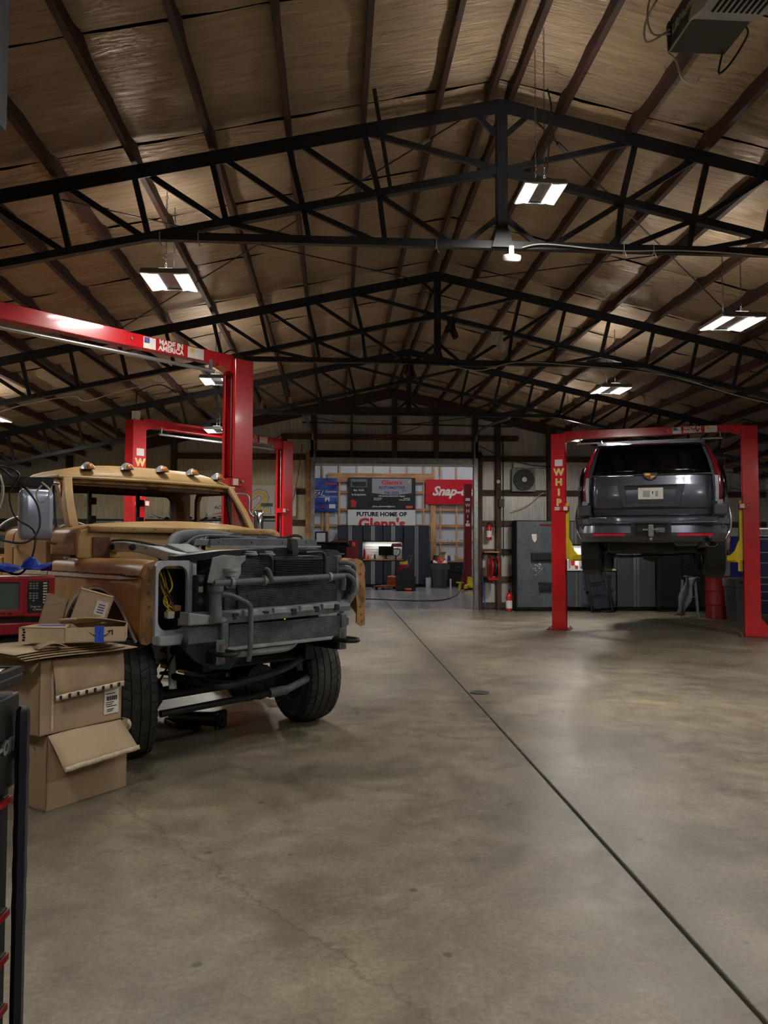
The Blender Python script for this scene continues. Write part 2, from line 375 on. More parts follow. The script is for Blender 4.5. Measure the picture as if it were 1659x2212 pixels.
for i, (y, lb) in enumerate(zip(TRUSS_Y, ('nearest black steel roof truss spanning the shop overhead with round white sensor below it', 'middle black steel roof truss with white rag hanging on its lower chord', 'farthest black steel roof truss in front of the foil gable wall'))):
    t = tr0 if i == 0 else dup(tr0, (0, 0, 0), 0)
    t.location = (0, y, 0); t['label'] = lb; t['group'] = 'roof trusses'
# thin diagonal sway rods in the roof between the first two trusses
def rod(a, b, lb):
    m = MB().cyl(a, b, .007, n=6); ax, bx = V(a), V(b); t = (bx-ax).normalized()
    o = m.build('sway_rod', m_steel); tag(o, lb, 'rod', 'roof sway rods'); c = ax+t*.35
    MB().cyl(c, c+t*.14, .018, n=6).build('turnbuckle', m_galv, o)
y1, y2 = TRUSS_Y[0]+.06, TRUSS_Y[1]-.06
rod((XR-.3, y1, ZR-.12), (-3.2, y2, roofz(-3.2, -.12)), 'thin steel sway rod running from near truss peak down left')
rod((-2.25, y1, roofz(-2.25, -.1)), (XR-.3, y2, ZR-.12), 'thin steel sway rod rising from near truss left side to second peak')
rod((XR+.3, y1, ZR-.12), (6.0, y2, roofz(6.0, -.12)), 'thin steel sway rod running from near truss peak down right')
rod((4.9, y1, roofz(4.9, -.1)), (XR+.3, y2, ZR-.12), 'thin steel sway rod rising from near truss right side to second peak')
hb = MB(); hb.bar((.275, 5.75, 4.98), (.43, 6.08, 4.33), .03, .012); tag(hb.build('hanger_bar', m_steel), 'flat steel hanger bar with bolt holes hooked over the near truss', 'bar')
# side and front walls
ins = MB().b2((XL-.1, YF, 0), (XL, YW+.1, roofz(XL, .26))); struct(ins.build('wall_left', m_foil2))
struct(MB().b2((XRW, YF, 0), (XRW+.1, YW+.1, roofz(XRW, .26))).build('wall_right', m_foil))
struct(MB().prism([(XL, 0), (XRW, 0), (XRW, roofz(XRW, .25)), (XR, ZR+.25), (XL, roofz(XL, .25))], -YF, -YF+.1, RX(PI/2)).build('wall_front', m_foil))
# back wall with the wide doorway
DX0, DX1, DZ = -.50, 3.31, 3.52
wb = struct(MB().prism([(XL, 0), (DX0-.02, 0), (DX0-.02, DZ), (DX1+.02, DZ), (DX1+.02, 0), (XRW, 0), (XRW, roofz(XRW, .25)), (XR, ZR+.25), (XL, roofz(XL, .25))], -YW-.12, -YW-.04, RX(PI/2)).build('wall_back', m_foil))
gz = [.1, .72, 1.38, 2.06, 2.8, 3.56]
def panel(x0, x1, z0, z1, m):
    rows = []; n = 8
    for i in range(5):
        z = z0+(z1-z0)*i/4; e = math.sin(PI*i/4)
        rows.append([(x0+(x1-x0)*k/n, YW+.035-.02*e*math.sin(PI*k/n)-.004*rnd.random(), z) for k in range(n+1)])
    MB().grid(rows).build('insulation_panel', m, wb, smooth=60)
left = [XL+.02, -6.2, -3.8, -2.2, -.72]; right = [3.52, 3.9, 5.16, 7.1, 9.0, XRW-.02]
for xs, m in ((left, m_foil2), (right, m_foil)):
    for i in range(len(xs)-1):
        for j in range(len(gz)-1):
            if roofz(xs[i] if xs is left else xs[i+1], .15) > gz[j+1]: panel(xs[i], xs[i+1], gz[j], gz[j+1], m)
        MB().b2((xs[i], YW-.02, 3.56), (xs[i+1], YW+.03, 3.70)).build('girt', m_girt, wb) if roofz(xs[i if xs is left else i+1]) > 3.75 else None
    for z in gz[:-1]:
        for i in range(len(xs)-1): MB().b2((xs[i]+.01, YW-.02+rnd.uniform(-.006, .006), z-.07), (xs[i+1]-.01, YW+.03, z+.07)).build('girt', m_girt, wb)
    for x in xs[1:-1]:
        MB().b2((x-.06, YW-.12, 0), (x+.06, YW+.03, min(roofz(x, .1), 5.2))).build('post', m_post, wb)
hx = [-.72, -.53, .37, 1.40, 2.40, 3.35, 3.52]; hz = [DZ+.14, 4.1, 4.72]
for i in range(1, len(hx)-2):
    for j in range(len(hz)-1): panel(hx[i], hx[i+1], hz[j], hz[j+1], m_foil)
for x, wd in zip(hx[1:-1], (.14, .05, .12, .11, .13)):
    MB().b2((x-wd/2, YW-.10, DZ+.1), (x+wd/2, YW+.03, roofz(x, .06))).build('stud', m_post, wb)
for z, hh in ((4.12, .13), (4.78, .12)): MB().b2((-1.3, YW-.05, z-hh/2), (4.4 if z < 4.5 else 3.3, YW+.03, z+hh/2)).build('girt', m_girt, wb)
MB().b2((-.62, YW-.07, DZ+.10), (3.5, YW+.03, DZ+.26)).build('header_beam', m_dark, wb)
for sd in (-1, 1):   # rake boards under the roof
    MB().bar((XR, YW-.03, ZR+.02), (XR+sd*6.2, YW-.03, ZR+.02-SL*6.2), .06, .24, (0, 0, 1)).build('rake_board', m_purlin, wb)
# doorway: jambs, header channel and galvanised overhead-door tracks
do = struct(bpy.data.objects.new('door_1', None)); COL.objects.link(do); do.location = (0, YW, 0)
for x, s in ((DX0, -1), (DX1, 1)):
    MB().b2((x+s*.10, -.06, 0), (x+s*.21, .04, DZ+.2)).build('jamb', m_pineh if s < 0 else m_post, do)
    MB().b2((x, -.10, 0), (x+s*.10, .11, DZ+.55)).build('door_track', m_galv, do, bev=.01)
    MB().b2((x-s*.005, -.125, 0), (x+s*.03, -.09, DZ+.5)).build('track_lip', m_galv, do)
    MB().tube(smoothpath([(x+s*.05, -.12, DZ+.5), (x+s*.06, -.25, DZ+.68), (x+s*.10, -.9, DZ+.72), (x+s*.14, -3.3, DZ+.55)]), .03, 6).build('overhead_track', m_galv, do)
MB().b2((DX0, -.04, DZ-.09), (DX1, .10, DZ+.10)).build('header_channel', m_galv, do)
MB().b2((DX0, -.07, DZ-.10), (DX1, -.02, DZ-.05)).build('header_lip', m_white, do)
MB().cyl((DX0-.3, -.22, 4.42), (DX1+.9, -.22, 4.38), .018, n=8).build('torsion_bar', m_steel, do)
# the room behind
wf = struct(MB().b2((-4.4, 29.42, 0), (7.6, 29.5, 6)).build('wall_far', m_white))
mw2 = mat('white sheathing', (196, 196, 200), .5, var=.04, scale=2); wf.data.materials[0] = mw2
struct(MB().b2((-4.5, YW+.12, 0), (-4.4, 29.5, 6)).build('wall_far_left', mw2)); struct(MB().b2((7.6, YW+.12, 0), (7.7, 29.5, 6)).build('wall_far_right', mw2))
struct(MB().b2((-4.5, YW+.13, 6), (7.7, 29.5, 6.1)).build('ceiling', mw2))
for x in (-3.2, -2.0, -1.1, -.5, .14, 3.34, 3.72, 3.98, 4.6, 5.3, 6.1): MB().b2((x-.03, 29.33, 0), (x+.03, 29.42, 6)).build('stud', m_pine, wf)
MB().b2((-.38, 29.30, 0), (-.24, 29.42, 4.0)).build('stud', m_pine, wf); MB().b2((3.60, 29.30, 0), (3.80, 29.42, 4.0)).build('stud', m_pine, wf)
for x in (.79, 1.41, 2.06, 2.69): MB().b2((x-.03, 29.34, 4.28), (x+.03, 29.42, 6)).build('stud', m_pine, wf)
MB().b2((-.3, 29.28, 3.93), (3.7, 29.4, 4.27)).build('header_board', m_pineh, wf)
for z in (3.56, 2.9, 2.29, 1.66, 1.0):
    for a, b in ((-4.3, -.4), (-.2, 3.58), (3.82, 7.5)): MB().b2((a, 29.34, z-.05), (b, 29.41, z+.05)).build('girt', m_pineh, wf)
# lights of the far room
for i, (x, y) in enumerate(((-1.2, 22.5), (3.9, 22.5), (1.4, 26.6), (5.2, 27.0))):
    t = thing('ceiling_light', ('near left', 'near right', 'middle', 'far right')[i]+' flat light panel on the ceiling of the far room', 'light', (x, y, 5.97), 0, 'far room ceiling lights')
    MB().b2((-.6, -.3, -.05), (.6, .3, 0)).build('housing', m_white, t)
    MB().b2((-.56, -.26, -.056), (.56, .26, -.05)).build('diffuser', m_glow, t)
    ld = bpy.data.lights.new('panel_glow', 'AREA'); ld.shape = 'RECTANGLE'; ld.size = 1.1; ld.size_y = .5; ld.energy = 80; ld.color = (.95, .97, 1)
    lo = bpy.data.objects.new('panel_glow', ld); COL.objects.link(lo); lo.parent = t; lo.location = (0, 0, -.06)
# ================================================================== hanging shop lights
lamp_labels = ['hanging LED shop light with two strips over the red lift crossbeam at left',
 'bright hanging LED shop light beside the king post of the near truss', 'hanging LED shop light at the right edge under the near roof',
 'hanging LED shop light above the right lift', 'hanging LED shop light partly hidden behind the tall red lift post',
 'hanging LED shop light beyond the crossbeam of the rear left lift', 'hanging LED shop light beside the top of the right lift left post'] + ['hanging LED shop light left of the camera, above the tool cart', 'hanging LED shop light under the ridge behind the camera', 'hanging LED shop light right of the camera', 'hanging LED shop light at the far left beside the first truss', 'hanging LED shop light at the far left beyond the truck', 'hanging LED shop light at the far right before the SUV']
def make_lamp():
    t = thing('hanging_light', '', 'light', (0, 0, 0))
    MB().box((0, 0, .045), (.20, .50, .05)).build('housing', m_alu, t, bev=.008)
    for s in (-1, 1):
        MB().box((s*.165, 0, .028), (.19, .58, .03), RY(s*.12).to_3x3()).build('reflector', m_white, t, bev=.004)
        MB().box((s*.165, 0, .006), (.16, .54, .012), RY(s*.12).to_3x3()).build('led_strip', m_glow, t)
    MB().b2((-.07, -.23, .07), (.07, .23, .078)).build('added_uplight_panel', m_glow, t)  # glowing top panel added to go with the upward fill
    for s in (-1, 1): MB().b2((-.24, s*.28-.02, .0), (.24, s*.28+.02, .05)).build('end_cap', m_alu, t)
    return t
lamp0 = make_lamp()
LSC = [.84, .6, .9, .9]+[.85]*9
for i, (x, y, z) in enumerate(LAMPS):
    t = lamp0 if i == 0 else dup(lamp0, (0, 0, 0), 0)
    t.location = (x, y, z); t['label'] = lamp_labels[i]; t['group'] = 'hanging shop lights'
    t.scale = (LSC[i],)*3
    for s in (-1, 1):
        ld = bpy.data.lights.new('strip_glow', 'AREA'); ld.shape = 'RECTANGLE'; ld.size = .16; ld.size_y = .54; ld.energy = LAMP_W/2*(.12 if i == 1 else 2.6 if y > 13 else 1.15 if y > 10 else .95); ld.color = (1, .955, .89)
        lo = bpy.data.objects.new('strip_glow', ld); COL.objects.link(lo); lo.parent = t; lo.location = (s*.165, 0, -.006); lo.rotation_euler = (0, s*.12, 0)
    ld = bpy.data.lights.new('uplight', 'AREA'); ld.shape = 'RECTANGLE'; ld.size = .12; ld.size_y = .44; ld.energy = LAMP_UP*(.5 if i == 1 else 1); ld.color = (1, .94, .85)  # added fill light aimed up at the ceiling
    lo = bpy.data.objects.new('uplight', ld); COL.objects.link(lo); lo.parent = t; lo.location = (0, 0, .082); lo.rotation_euler = (PI, 0, 0)
    zt = (roofz(x, .06)-z)/LSC[i]
    for sy in (-.2, .2):
        ch = MB(); n = int(zt/.045)
        for q in range(n):
            c = (0, sy, .07+q*.045)
            ch.tube([(c[0]+(.009*math.cos(a) if q % 2 else 0), c[1]+(0 if q % 2 else .009*math.cos(a)), c[2]+.028*math.sin(a)) for a in [k*PI/3 for k in range(6)]], .003, 4, closed=True)
        stuff(ch.build('chain', m_galv, t))
# ================================================================== two-post lifts
m_decy = mat('yellow decal', (222, 190, 90), .45, var=.1, scale=30)
m_decb = mat('blue decal', (70, 84, 150), .45)
m_ink = mat('black print', (22, 22, 24), .6)
m_redink = mat('red print', (190, 36, 44), .5)
m_blueink = mat('blue print', (34, 40, 110), .5)
FACE = RX(PI/2)            # text on a face that looks along -y
def make_lift(A, B, label, carriage=None, whip=False, gusset=False, H=3.57):
    A, B = V((*A, 0)), V((*B, 0)); c = (A+B)/2; d = B-A; hw = d.length/2; ang = math.atan2(d.y, d.x)
    t = thing('two_post_lift', label, 'vehicle lift', c, ang, 'two-post lifts')
    zc = carriage if carriage else .09
    for s in (-1, 1):
        x = s*hw; ox = x+s*.125; ix = x-s*.125; w = .115; th = .012; lip = .045
        poly = [(ox, -w), (ix, -w), (ix, -w+lip), (ix+s*th, -w+lip), (ix+s*th, -w+th), (ox-s*th, -w+th), (ox-s*th, w-th), (ix+s*th, w-th), (ix+s*th, w-lip), (ix, w-lip), (ix, w), (ox, w)]
        if s > 0: poly = poly[::-1]
        post = MB().prism(poly, .012, H).build('post', m_red, t, bev=.004, seg=1)
        MB().b2((x-.21, -.2, 0), (x+.21, .2, .014)).build('base_plate', m_redd, t)
        for bx, by in ((-.17, -.16), (.17, -.16), (-.17, .16), (.17, .16)):
            MB().cyl((x+bx, by, .014), (x+bx, by, .05), .012, n=6).build('anchor_bolt', m_galv, t)
        for yy in (-.03, .04):
            MB().cyl((x-s*.06, yy, .05), (x-s*.06, yy, H-.05), .007, n=6).build('lift_cable', m_galv, t)
        if gusset and s > 0:
            for yy in (-.1, .1):
                MB().prism([(ox, .012), (ox+s*.22, .012), (ox+s*.20, .05), (ox, .33)], yy-.006, yy+.006, RX(PI/2)).build('base_gusset', m_red, t)
        # lock bracket
        bz = 2.2
        br = MB().b2((x-s*.03, -w-.035, bz-.045), (x-s*.19, -w+.0, bz+.045)).b2((x-s*.16, -w-.03, bz-.045), (x-s*.19, w*.2, bz+.045)).build('lock_bracket', m_red, t, bev=.004)
        MB().cyl((x-s*.05, -w-.035, bz+.01), (x-s*.05, -w-.055, bz+.01), .016, n=8).build('bolt', m_galv, br)
        MB().b2((x-s*.10, -w-.038, bz-.035), (x-s*.17, -w-.0355, bz+.035)).build('decal', m_label, br)
        # carriage: yellow inner column, shelf and two arms
        cx = x-s*.155
        ca = MB().b2((cx-.03, -.075, zc), (cx+.03, .075, zc+(1.02 if carriage else .85))).b2((x-s*.05, -.06, zc+.02), (cx, .06, zc+.8)).build('carriage', m_yel, t, bev=.008)
        MB().prism([(0, 0), (.22, 0), (.22, .05), (.09, .19), (.0, .42)], -.07, .07, T(cx-s*.02, 0, zc-.03) @ (Matrix.Scale(-1, 4, (1, 0, 0)) if s > 0 else Matrix.Identity(4)) @ RX(PI/2)).build('arm_bracket', m_yel, ca, bev=.006)
        for ay in (-1, 1):
            ex, ey = (x-s*(.78 if carriage else .30), ay*(.62 if carriage else .95)); bx0 = cx-s*.13
            arm = MB().bar((bx0, ay*.05, zc+.04), (bx0+(ex-bx0)*.6, ay*.05+(ey-ay*.05)*.6, zc+.04), .11, .09).bar((bx0+(ex-bx0)*.55, ay*.05+(ey-ay*.05)*.55, zc+.04), (ex, ey, zc+.04), .085, .065).build('swing_arm', m_yel, t, bev=.006)
            MB().lathe([(.07, 0), (.07, .02), (.03, .02), (.03, (.11 if carriage else .06)), (.065, (.11 if carriage else .06)), (.065, (.13 if carriage else .08))], 14, T(ex, ey, zc+.07)).build('lift_pad', m_black, arm)
    # crossbeam of two telescoped boxes
    MB().b2((-hw+.10, -.06, H-.10), (.25, .06, H+.05)).build('crossbeam', m_red, t, bev=.006)
    bm = MB().b2((.2, -.052, H-.092), (hw-.10, .052, H+.042)).build('crossbeam', m_red, t, bev=.006)
    for q in range(4): MB().cyl((.30+q*.16, -.052, H-.02), (.30+q*.16, -.066, H-.02), .013, n=8).build('bolt', m_galv, bm)
    for s in (-1, 1):
        MB().prism([(s*(hw-.30), H-.1), (s*(hw-.12), H-.16), (s*(hw-.02), H-.16), (s*(hw-.02), H-.0), (s*(hw-.30), H)][::-s], -.07, .07, RX(PI/2)).build('beam_saddle', m_red, t, bev=.004)
    for s in (-1, 1):
        m = MB().cyl((s*(hw-.02), -.03, H+.0), (s*(hw-.02), .03, H+.0), .075, n=16); m.build('cable_sheave', m_black, t)
    MB().tube(smoothpath([(hw-.2, .02, H+.05), (hw-.08, .02, H+.12), (hw+.05, .03, H+.08), (hw+.1, .03, H)]), .008, 5).build('hose', m_cable, t)
    MB().cyl((-hw+.35, -.13, H-.20), (hw-.42, -.13, H-.20), .02, n=10).build('height_bar', m_alu, t, smooth=40)
    for q in (-hw+.4, hw-.46): MB().b2((q-.008, -.145, H-.22), (q+.008, -.10, H-.08)).build('bar_bracket', m_galv, t)
    # decals on the crossbeam
    f = T(0, -.0535, H-.025)
    MB().b2((hw-1.22, -.0545, H-.085), (hw-1.08, -.053, H+.03)).build('decal', m_label, bm); MB().b2((hw-1.21, -.0550, H-.03), (hw-1.15, -.054, H+.025)).build('decal', m_decb, bm)
    for k, s_ in enumerate(('MADE IN', 'AMERICA')): text('lettering', s_, .075, m_label, bm, T(hw-.90, -.0545, H+.005-k*.06) @ FACE, sx=.95, bold=.003)
    MB().b2((hw-.70, -.0545, H-.085), (hw-.50, -.053, H+.03)).build('decal', m_label, bm); MB().b2((hw-.67, -.0555, H-.03), (hw-.62, -.0545, H+.02)).build('decal', m_decy, bm)
    if whip:
        x = -hw; yf = -.1165
        pt = [o for o in t.children if o.name.startswith('post')][0]
        for k, ch in enumerate('WHIP'):
            text('lettering', ch, .17, m_decy, pt, T(x+.02, yf, 2.86-k*.185) @ FACE, bold=.006)
            text('lettering', ch, .17, m_label, pt, T(x+.014, yf+.0006, 2.864-k*.185) @ FACE, bold=.009)
        MB().b2((x-.055, yf, 2.98), (x+.085, yf+.002, 3.10)).build('decal', m_label, pt)
        lb = MB().b2((x-.065, yf, 2.17), (x+.095, yf+.002, 2.23)).build('decal', m_label, pt)
        text('lettering', 'WHIP LIFTS', .03, m_ink, lb, T(x+.015, yf-.001, 2.2) @ FACE)
    return t
lift1 = make_lift((-3.45, 6.40), (-1.10, 8.72), 'tall red two-post lift behind the tan truck, its crossbeam reaching the left edge')
lift2 = make_lift((-3.30, 12.98), (-1.02, 15.42), 'red two-post lift at the rear left with a grey junction box on top', whip=True)
liftR = make_lift((4.10, 14.04), (7.03, 12.76), 'red two-post lift with yellow arms holding up the dark grey SUV', carriage=1.28, whip=True, gusset=True)
jb = thing('junction_box', 'light grey electrical junction box on top of the rear left red lift post', 'junction box', (-3.30, 12.98, 3.575))
MB().b2((-.06, -.05, .0), (.06, .05, .15)).build('box', m_label, jb, bev=.005)
MB().tube(smoothpath([(0, 0, .15), (.0, .0, .42), (.03, .1, .52), (.25, .6, .72), (.4, 1.2, .70)]), .010, 6).build('conduit', m_cable, jb)
# ================================================================== the tan pickup being rebuilt
TF = Frame((-.80, 6.275, 0), math.radians(-48))
m_cop = mat('faded copper paint', (184, 136, 80), .38, .0, col2=(152, 106, 58), scale=2.2, thr=(.3, .75), coat=.06, bump=.03, bscale=12)
m_tan = mat('chalky tan paint', (190, 158, 106), .5, col2=(160, 124, 74), scale=3.0, thr=(.35, .8), bump=.04, bscale=20)
m_rusty = mat('tan paint worn to rust', (160, 118, 72), .65, col2=(96, 66, 44), scale=9, thr=(.45, .7), bump=.1)
m_primer = mat('pale grey primer', (182, 190, 200), .42, var=.12, scale=5)
m_dgrey = mat('dusty grey plastic', (94, 99, 104), .6, var=.2, scale=8, bump=.08, bscale=30)
m_lgrey = mat('dusty light plastic', (142, 146, 148), .6, var=.2, scale=8)
m_navy = mat('blue black plastic', (30, 36, 48), .45, var=.25, scale=6)
m_fin = mat('radiator fins', (108, 114, 126), .5, .3, var=.3, scale=14)
m_finl = mat('dusty cooler fins', (120, 124, 128), .55, .3, var=.3, scale=10)
m_oily = mat('oily black iron', (20, 21, 24), .4, .1, var=.4, scale=12, bump=.12, bscale=24)
m_amber = mat('amber lens', (176, 104, 34), .25, var=.15)
m_glass = mat('dusty glass', (120, 130, 130), .1, alpha=.35, var=.05)
m_brown = mat('brown cab interior', (104, 70, 40), .6, var=.15, scale=4)
m_mirb = mat('mirror back with painted reflection', (176, 188, 210), .22, .5, var=.06)  # pale blue base stands in for bright reflections on the chrome
m_rust = mat('rusty plate', (112, 78, 58), .7, col2=(78, 52, 42), scale=14)
tk = thing('pickup_truck', 'tan old pickup truck with hood, grille and windshield removed, radiator exposed', 'truck', TF.o, TF.a)
def ringframe(outer, inner, a, b, M):
    """flat plate with a hole: outer and inner loops of equal length, thickness a..b"""
    n = len(outer); vs = [M @ V((x, y, h)) for h in (a, b) for lp in (outer, inner) for x, y in lp]; fs = []
    for k in range(n):
        l = (k+1) % n
        fs += [(k, n+k, n+l, l), (2*n+k, 2*n+l, 3*n+l, 3*n+k), (k, l, 2*n+l, 2*n+k), (n+k, 3*n+k, 3*n+l, n+l)]
    return MB().add(vs, fs)
def rrect(x0, x1, y0, y1, r, n=5):
    out = []
    for cx, cy, a0 in ((x1-r, y1-r, 0), (x0+r, y1-r, 90), (x0+r, y0+r, 180), (x1-r, y0+r, 270)):
        out += [(cx+r*math.cos(math.radians(a0+90*k/n)), cy+r*math.sin(math.radians(a0+90*k/n))) for k in range(n+1)]
    return out
def interp(pts, x):
    for (a, p), (b, q) in zip(pts, pts[1:]):
        if x <= b: return p+(q-p)*(x-a)/(b-a)
    return pts[-1][1]
arch0 = [(-1.17, .74), (-.88, .74), (-.82, .86), (-.74, .99), (-.62, 1.10), (-.47, 1.17), (-.26, 1.195), (-.08, 1.17), (.08, 1.09), (.2, .985), (.28, .90), (.33, .855), (.36, .84)]
YZ = lambda M=Matrix.Identity(4): M @ Matrix(((0,0,1,0),(1,0,0,0),(0,1,0,0),(0,0,0,1)))      # 2D (y, z) drawn in the plane x = const
for sy in (-1, 1):
    XN = .36 if sy < 0 else .46; NX = XN-.36; arch = [(x+NX*max(0, min(1, (x+.2)/.5)), z) for x, z in arch0]; WX = 0 if sy < 0 else -.16
    # front fender skin
    top = [(.60, 1.365), (.74, 1.385), (.88, 1.402), (.945, 1.395), (.975, 1.37), (.992, 1.335), (.998, 1.305), (.978, 1.292), (.982, 1.262), (.994, 1.245)]
    xs = sorted(set([-1.17+.05*k for k in range(33)] + [a for a, _ in arch] + [XN])); xs = [x for x in xs if x <= XN+1e-6]; rows = []
    for x in xs:
        zb = interp(arch, x); nose = max(0, (x-XN+.31)/.31)
        pr = [(y, z-(.012*nose**2)) for y, z in top]
        for q in range(1, 8):
            t = q/7; z = 1.245+(zb-1.245)*t
            near = math.exp(-((z-zb)/.05)**2)*(1 if -.86 < x < XN-.03 else 0)
            pr.append((.994+.006*math.sin(PI*t)+.016*near, z))
        rows.append([(x, sy*y, z) for y, z in pr])
    fe = MB().grid(rows).build('front_fender', m_cop, tk, smooth=35, solid=.012)
    # bright trims
    arc = [(a, sy*1.018, z) for a, z in arch if -.83 < a < XN-.01]
    MB().tube(smoothpath(arc, 4), .011, 6).build('arch_trim', m_trim, fe)
    sp = []
    for x in [-1.165+.08*k for k in range(17)]+[.20, .255]:
        h = .024*(1 if x < .05 else max(.06, (.26-x)/.21)); sp.append([(x, sy*.985, 1.277+h), (x, sy*1.004, 1.277+h*.5), (x, sy*1.006, 1.277-h*.5), (x, sy*.985, 1.277-h)])
    MB().loft(sp).build('side_trim', m_trim, fe, smooth=50)
    # forward flange with bolt holes
    fp = [(.60, 1.37), (.90, 1.40), (.965, 1.38), (.995, 1.30), (.995, .84), (.955, .83), (.90, .86), (.905, 1.0), (.885, 1.15), (.895, 1.30), (.86, 1.345), (.60, 1.335)]
    fg = MB().prism([(sy*y, z) for y, z in fp][::sy], XN-.008, XN+.004, YZ()).build('fender_flange', m_rusty, fe)
    for y, z in ((.95, 1.35), (.945, 1.27), (.945, 1.18), (.945, 1.09), (.95, 1.0), (.955, .93), (.96, .87), (.82, 1.365), (.70, 1.352)):
        MB().cyl((XN, sy*y, z), (XN+.009, sy*y, z), .011, n=8).build('bolt', m_galv, fg)
    # inner apron and dark wheel well
    MB().prism([(-1.1, .95), (-.80, 1.0), (-.5, 1.22), (.0, 1.22), (.2, 1.05), (.40, .95), (.40, 1.33), (-1.1, 1.36)], sy*.62, sy*.64, RX(PI/2) @ Matrix.Scale(-1, 4, (0, 0, 1))).build('inner_apron', m_navy, tk)
    # pale primer headlight wing round a dark opening
    wy = sorted([sy*.935, sy*.635])
    wing = ringframe(rrect(*wy, .83, 1.40, .05), rrect(*sorted([sy*.915, sy*.69]), .925, 1.365, .07), .40+WX, .43+WX, YZ()).build('headlight_wing', m_primer, tk)
    MB().b2((.38+WX, wy[0], .83), (.50+WX, wy[1], .90)).build('wing_sill', m_primer, wing, bev=.015)
    MB().b2((.405+WX, sy*.63, .86), (.455+WX, sy*.665, 1.38)).build('wing_post', m_primer, wing, bev=.012)
    MB().b2((.18+WX, sy*.93, .84), (.2+WX, sy*.62, 1.38)).build('wing_back', m_navy, wing)
    MB().b2((.40+WX, sy*.745, .95), (.43+WX, sy*.70, 1.0)).build('tab', m_primer, wing)
    # upper rail with oval holes
    path = smoothpath([(-.86, sy*.70, 1.46), (-.72, sy*.69, 1.49), (-.35, sy*.69, 1.495), (.0, sy*.70, 1.46), (.22, sy*.68, 1.42), (.42, sy*.64, 1.395)], 5)
    rl = MB().loft([[(p.x, p.y+sy*.03, p.z+.035), (p.x, p.y+sy*.035, p.z-.035), (p.x, p.y-sy*.03, p.z-.045), (p.x, p.y-sy*.03, p.z+.045)] for p in path]).build('upper_rail', m_primer, tk, smooth=40, bev=.006)
    for x, z, l in ((-.62, 1.492, .05), (-.30, 1.49, .085), (-.08, 1.466, .03)):
        MB().prism([(x+l*.6*math.cos(a), z+.024*math.sin(a)) for a in [k*PI/6 for k in range(12)]], sy*.722, sy*.731, RX(PI/2) @ Matrix.Scale(-1, 4, (0, 0, 1))).build('rail_hole', m_dark, rl)
    MB().tube(smoothpath([(-.9, sy*.72, 1.53), (-.5, sy*.70, 1.545), (-.1, sy*.71, 1.52), (.2, sy*.6, 1.46)]), .008, 5).build('wire_loom', m_cable, rl)
    MB().prism([(-.09, -.07), (.09, -.07), (.09, .07), (-.09, .07)], -.005, .005, T(-.66, sy*.80, 1.48) @ RY(PI/2)).build('hinge_plate', m_rust, tk)
    # cab side: body side panel ahead of the door, the door, the rear corner
    def side(x0, x1, zlo, name, m, n=10):
        pr = [(.90, 1.645), (.935, 1.64), (.965, 1.622), (.98, 1.59), (.988, 1.52), (.985, 1.43), (.985, 1.30), (.995, 1.28), (.995, 1.24), (1.0, 1.1), (.99, .9), (.965, .74)]
        pr = [(y, z) for y, z in pr if z >= zlo]
        return MB().grid([[(x0+(x1-x0)*k/n, sy*y, z) for y, z in pr] for k in range(n+1)]).build(name, m, tk, smooth=40, solid=.014)
    side(-1.155, -.685, 1.4, 'cowl_side', m_cop)
    dr_ = side(-1.94, -1.175, .7, 'door', m_cop); side(-2.16, -1.955, .7, 'cab_corner', m_cop)
    MB().loft([[(x, sy*.985, 1.30), (x, sy*1.004, 1.29), (x, sy*1.006, 1.265), (x, sy*.985, 1.253)] for x in (-1.93, -1.19)]).build('door_trim', m_trim, dr_)
    hd = MB().tube(smoothpath([(-1.86, sy*.99, 1.50), (-1.85, sy*1.035, 1.50), (-1.72, sy*1.04, 1.495)]), [.014]*13, 8).cyl((-1.87, sy*.985, 1.50), (-1.87, sy*1.02, 1.50), .022, n=10).build('door_handle', m_chrome, dr_, smooth=40)
    # window frame of the door, vent window and its bar
    win = [(-1.02, 1.63), (-1.30, 2.05), (-1.95, 2.06), (-1.99, 1.98), (-1.99, 1.63)]
    wf_ = [(-1.10, 1.645), (-1.335, 2.01), (-1.90, 2.02), (-1.94, 1.96), (-1.94, 1.645)]
    ym = sy*.875
    ringframe(win, wf_, -ym-.02, -ym+.02, RX(PI/2)).build('window_frame', m_cop if sy < 0 else m_brown, dr_, bev=.004)
    MB().bar((-1.34, ym, 1.645), (-1.42, ym, 2.015), .02, .02).build('vent_bar', m_black, dr_)
    MB().prism([(-1.11, 1.65), (-1.33, 1.65), (-1.41, 2.0), (-1.335, 2.0)], -ym-.003, -ym+.003, RX(PI/2)).build('vent_glass', m_glass, dr_)
    # windshield pillar
    MB().loft([[(x-.05, sy*(y+.035), z), (x+.02, sy*(y+.03), z), (x+.045, sy*(y-.035), z), (x-.02, sy*(y-.05), z)] for x, y, z in ((-.985, .88, 1.62), (-1.03, .885, 1.70), (-1.12, .87, 1.84), (-1.22, .845, 1.97), (-1.29, .82, 2.08))]).build('windshield_pillar', m_tan, tk, smooth=50, bev=.008)
    MB().tube([(-.985, sy*.845, 1.65), (-1.12, sy*.83, 1.84), (-1.275, sy*.785, 2.06)], .012, 6).build('pillar_seal', m_rust, tk)
